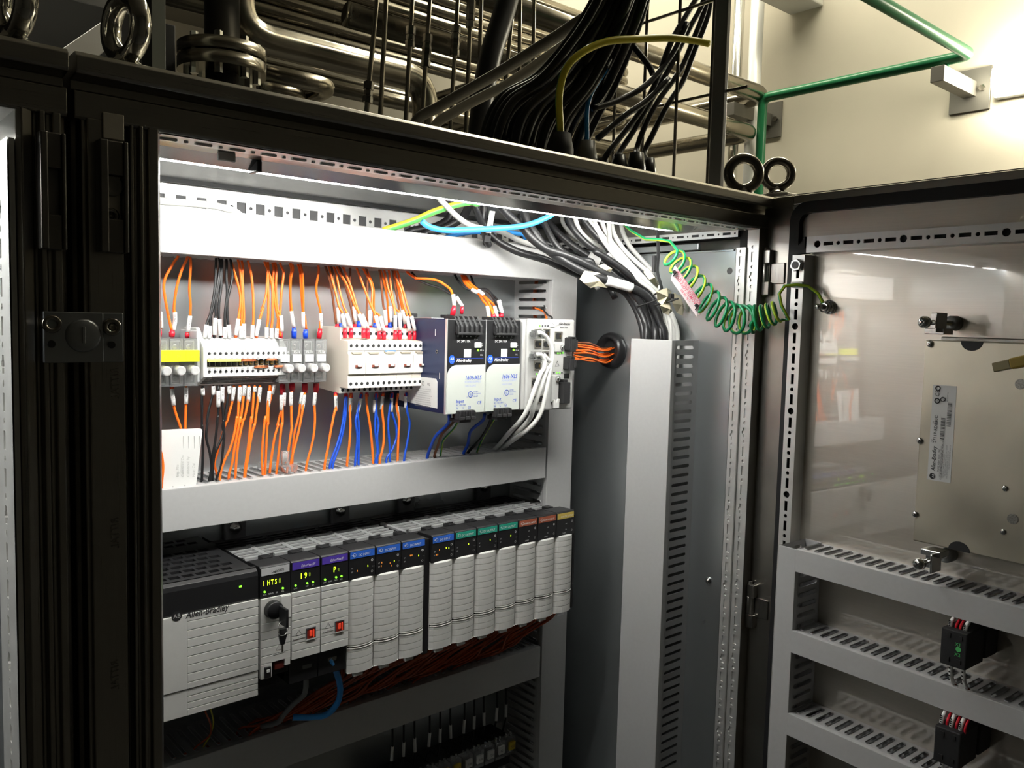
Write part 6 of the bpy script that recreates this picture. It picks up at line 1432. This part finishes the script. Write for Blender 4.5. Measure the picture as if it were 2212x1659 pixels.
# ---- mesh tray standing on the roof
XM = .968
mt = thing('mesh_tray', 'upright wire mesh cable tray standing on the roof', 'cable tray', (XM, .78, ZT)); P = At(mt)
for px in (1329, 1392, 1462, 1536):
    y = onX(px, 200, XM).y; P(MB().cyl((XM, y, ZT), (XM, y, ZT+.62), .0024, 8), 'upright_rod', dsteel)
for z in (onX(1450, 222, XM).z, onX(1450, 28, XM).z, onX(1450, 28, XM).z+.1, onX(1450, 28, XM).z+.2, onX(1450, 28, XM).z+.3):
    P(MB().cyl((XM+.003, .655, z), (XM+.003, .94, z), .0024, 8), 'cross_rod', dsteel)
ya, yb2 = onX(1542, 200, XM).y, onX(1568, 200, XM).y
P(MB().box(XM-.004, XM+.004, yb2, ya, ZT, ZT+.62), 'flat_bar', mat('flat bar steel', (.30, .30, .30), .4, .3), .001)

# ================================================================ PIPEWORK BEHIND
def pipe_run(pts, r, label, group=None, M=pipe, name='pipe', cat='pipe', k=0, bend=.05):
    t = thing(name, label, cat, pts[0], group); b = MB(); q = [V(pts[0])]
    for i in range(1, len(pts)-1):
        a, c, d = V(pts[i-1]), V(pts[i]), V(pts[i+1]); e0 = c + (a-c).normalized()*bend; e1 = c + (d-c).normalized()*bend
        for j in range(7):
            s = j/6; q.append(e0*(1-s)**2 + c*2*s*(1-s) + e1*s*s)
    q.append(V(pts[-1])); At(t)(b.tube(q, r, 16), 'tube', M); return t
def xat(px, py, Y): return onY(px, py, Y)
GP = 'stainless pipes running side by side'
for k in range(10):
    q = onY(800, 112 - 27*k, 2.05); pipe_run([(-.6, 2.05, q.z), (2.30, 2.05, q.z), (2.30, 3.4, q.z)], .0165, '{n} stainless pipe from the bottom in the parallel stack behind the cables', GP)
q0, q1 = onY(545, 82, 1.72), onY(905, 168, 1.72)
z = (q0.z+q1.z)/2; pipe_run([(q0.x-.03, 1.72, z+.5), (q0.x-.03, 1.72, z), (q1.x+.02, 1.72, z), (q1.x+.02, 1.72, z-.5)], .032, 'wide stainless pipe with an elbow at each end', bend=.07)
q0, q1 = onY(540, 150, 1.82), onY(720, 187, 1.82); z = (q0.z+q1.z)/2
pipe_run([(q0.x+.02, 1.82, z), (q1.x, 1.82, z), (q1.x, 3.0, z)], .020, 'stainless pipe elbowing towards the cabinet roof', bend=.05)
q0, q1 = onY(560, 187, 1.90), onY(660, 205, 1.90); z = (q0.z+q1.z)/2
pipe_run([(q0.x+.0, 1.90, z), (q1.x, 1.90, z), (q1.x, 3.0, z)], .018, 'lower stainless pipe elbowing towards the cabinet roof', bend=.05)
q0 = onY(740, 220, 1.9); pipe_run([(q0.x-.4, 1.9, q0.z+.03), (q0.x+1.0, 1.9, q0.z+.03)], .020, 'stainless pipe low behind the thin tubes', bend=.05)
q0 = onY(1000, 255, 2.2); pipe_run([(q0.x-.9, 2.2, q0.z+.02), (q0.x+.75, 2.2, q0.z+.02)], .018, 'stainless pipe just above the roof line', bend=.05)
# pipes to the wall
XP = 2.45; e = onX(1652, 207, XP); pipe_run([(.9, e.y, e.z), (XP, e.y, e.z), (XP, e.y+2.2, e.z)], .028, 'stainless pipe turning the corner along the wall', bend=.06)
pipe_run([(.9, e.y, e.z-.13), (2.40, e.y, e.z-.13), (2.40, e.y+2.2, e.z-.13)], .026, 'stainless pipe just below the one turning along the wall', bend=.06)
XG = 2.42; g0, g1 = onX(2097, 116, XG), onX(1648, 213, XG); zg = (g0.z+g1.z)/2
pipe_run([(.2, g0.y, zg), (XG, g0.y, zg), (XG, g1.y, zg), (XG, g1.y, .3)], .0155, 'green painted pipe running along the wall and down', M=greenp, bend=.03)
# pipe bracket on the wall
def wall_bracket(px, py, label, arm):
    q = onX(px, py, XW-.004); t = thing('pipe_bracket', label, 'bracket', q, 'steel brackets on the wall'); P = At(t)
    P(MB().box(XW-.008, XW, q.y-.055, q.y+.055, q.z-.06, q.z+.06), 'plate', mat('bracket grey', (.20, .19, .17), .5, .6), .001)
    P(MB().box(XW-.23, XW-.008, q.y-.018, q.y+.018, q.z-.02, q.z+.022), 'arm', MATS['bracket grey'], .001)
    P(MB().cyl((XW-.010, q.y-.035, q.z-.0), (XW-.018, q.y-.035, q.z), .009, 6, smooth=False), 'bolt', dsteel)
    if arm: P(MB().cyl((XG, q.y, q.z+.02), (XG, q.y, zg-.01), .009, 10), 'hanger', greenp)
wall_bracket(2096, 196, 'steel wall bracket holding the green pipe beside the lamp', True)
wall_bracket(1658, 262, 'steel wall bracket behind the white conduit', False)
for px, r, M, l in ((1589, .018, chrome, 'bright metal conduit rising in front of the wall'), (1628, .023, mat('white lagging', (.62, .62, .60), .4, .2), 'white lagged pipe rising in front of the wall')):
    q = onX(px, 200, 2.50); pipe_run([(2.50, q.y, .2), (2.50, q.y, ZC)], r, l, M=M)
q = onX(1690, -10, 2.45); t = thing('junction_box', 'small pale box high on the wall', 'box', q); At(t)(MB().box(2.40, XW, q.y-.06, q.y+.06, q.z-.01, q.z+.1), 'case', mat('pale box', (.40, .39, .35), .5), .004)
# flange
q = onY(480, 130, 1.585); fx_, fz = q.x, q.z
t = thing('pipe_flange', 'bolted round pipe flange above the roof', 'flange', (fx_, 1.585, fz-.4)); P = At(t)
P(MB().cyl((fx_, 1.585, fz+.001), (fx_, 1.585, fz+.022), .080, 40), 'upper_ring', pipe); P(MB().cyl((fx_, 1.585, fz-.026), (fx_, 1.585, fz-.003), .080, 40), 'lower_ring', pipe)
P(MB().cyl((fx_, 1.585, fz+.02), (fx_, 1.585, fz+1.2), .032, 20), 'riser', mat('dark riser', (.05, .05, .05), .4, .8)); P(MB().cyl((fx_, 1.585, fz-.6), (fx_, 1.585, fz-.026), .030, 20), 'lower_pipe', MATS['dark riser'])
for k in range(8):
    a = 2*PI*k/8+.3; P(MB().cyl((fx_+.062*math.cos(a), 1.585+.062*math.sin(a), fz-.040), (fx_+.062*math.cos(a), 1.585+.062*math.sin(a), fz+.034), .0075, 6, smooth=False), 'bolt', chrome)
# steel members
def member(px0, px1, Y, z0, z1, label, M=greycol):
    a, c = onY(px0, 80, Y), onY(px1, 80, Y); t = thing('steel_column', label, 'column', (a.x, Y, z0)); At(t)(MB().box(a.x, c.x, Y, Y+.05, z0, z1), 'flat', M, .001)
gcol = mat('grey green steel', (.085, .09, .075), .45)
member(327, 358, 1.45, 0, ZC, 'narrow grey-green steel upright beside the flange', gcol)
member(512, 545, 1.8, 0, ZC, 'narrow grey-green steel upright behind the flange pipe', gcol)
t = thing('steel_beam', 'dark sloping steel beam above the adjoining cabinet', 'beam', onY(150, 140, .9)); a, c = onY(95, 175, .90), onY(255, 55, 1.15)
At(t)(MB().obox(a.lerp(c, .5), (c-a)*.5, (.0, .012, 0), (0, .004, .018)), 'bar', greycol, .001)
t = thing('steel_beam', 'dark horizontal steel beam behind the shiny eye bolts', 'beam', onY(150, 60, 1.6)); a, c = onY(-60, 20, 1.7), onY(330, 110, 1.7)
At(t)(MB().obox(a.lerp(c, .5), (c-a)*.6, (0, .04, 0), (0, 0, .045)), 'bar', greycol, .002)
t = thing('equipment_cover', 'large dark panel of equipment behind the pipes', 'panel', (-.2, 2.6, 0)); At(t)(MB().box(-2.2, .85, 2.6, 2.7, 0, 3.3), 'sheet', mat('dark panel', (.035, .034, .032), .5), .004)
# thin instrument tubes with compression fittings
GT = 'thin instrument tubes with hex fittings'
tubes = [((816, -20), (791, 250), ((195, .9),)), ((835, -20), (821, 262), ()), ((892, -20), (876, 270), ((75, .9), )), ((930, -20), (911, 275), ((92, .9), (118, .8))), ((990, -20), (973, 280), ((72, .9), (95, .8))), ((1019, -20), (1006, 290), ((18, .9), (34, .8))), ((1040, -20), (1033, 290), ()), ((1104, 60), (1080, 300), ((205, .9),)), ((1124, -20), (1120, 300), ()), ((1154, -20), (1150, 300), ())]
for k, (a, c, fs) in enumerate(tubes):
    A, B3 = onY(*a, 1.42), onY(*c, 1.42); t = thing('instrument_tube', '{n} thin steel tube with hex fittings, counted from the flange' if fs else '{n} plain thin steel tube, counted from the flange', 'tube', B3, GT); P = At(t)
    B4 = B3 + (B3-A).normalized()*.25; P(MB().cyl(A-(B3-A).normalized()*.9, B4, .0048, 10), 'tube', pipe)
    d = (B3-A).normalized()
    for (py, s) in fs:
        q = A + (B3-A)*((py-a[1])/(c[1]-a[1]))
        P(MB().cyl(q-d*.016, q-d*.001, .0098, 6, smooth=False), 'hex_nut', dsteel); P(MB().cyl(q+d*.001, q+d*.010, .0085, 6, smooth=False), 'hex_body', dsteel); P(MB().cyl(q+d*.012, q+d*.024, .0098, 6, smooth=False), 'hex_nut', dsteel)
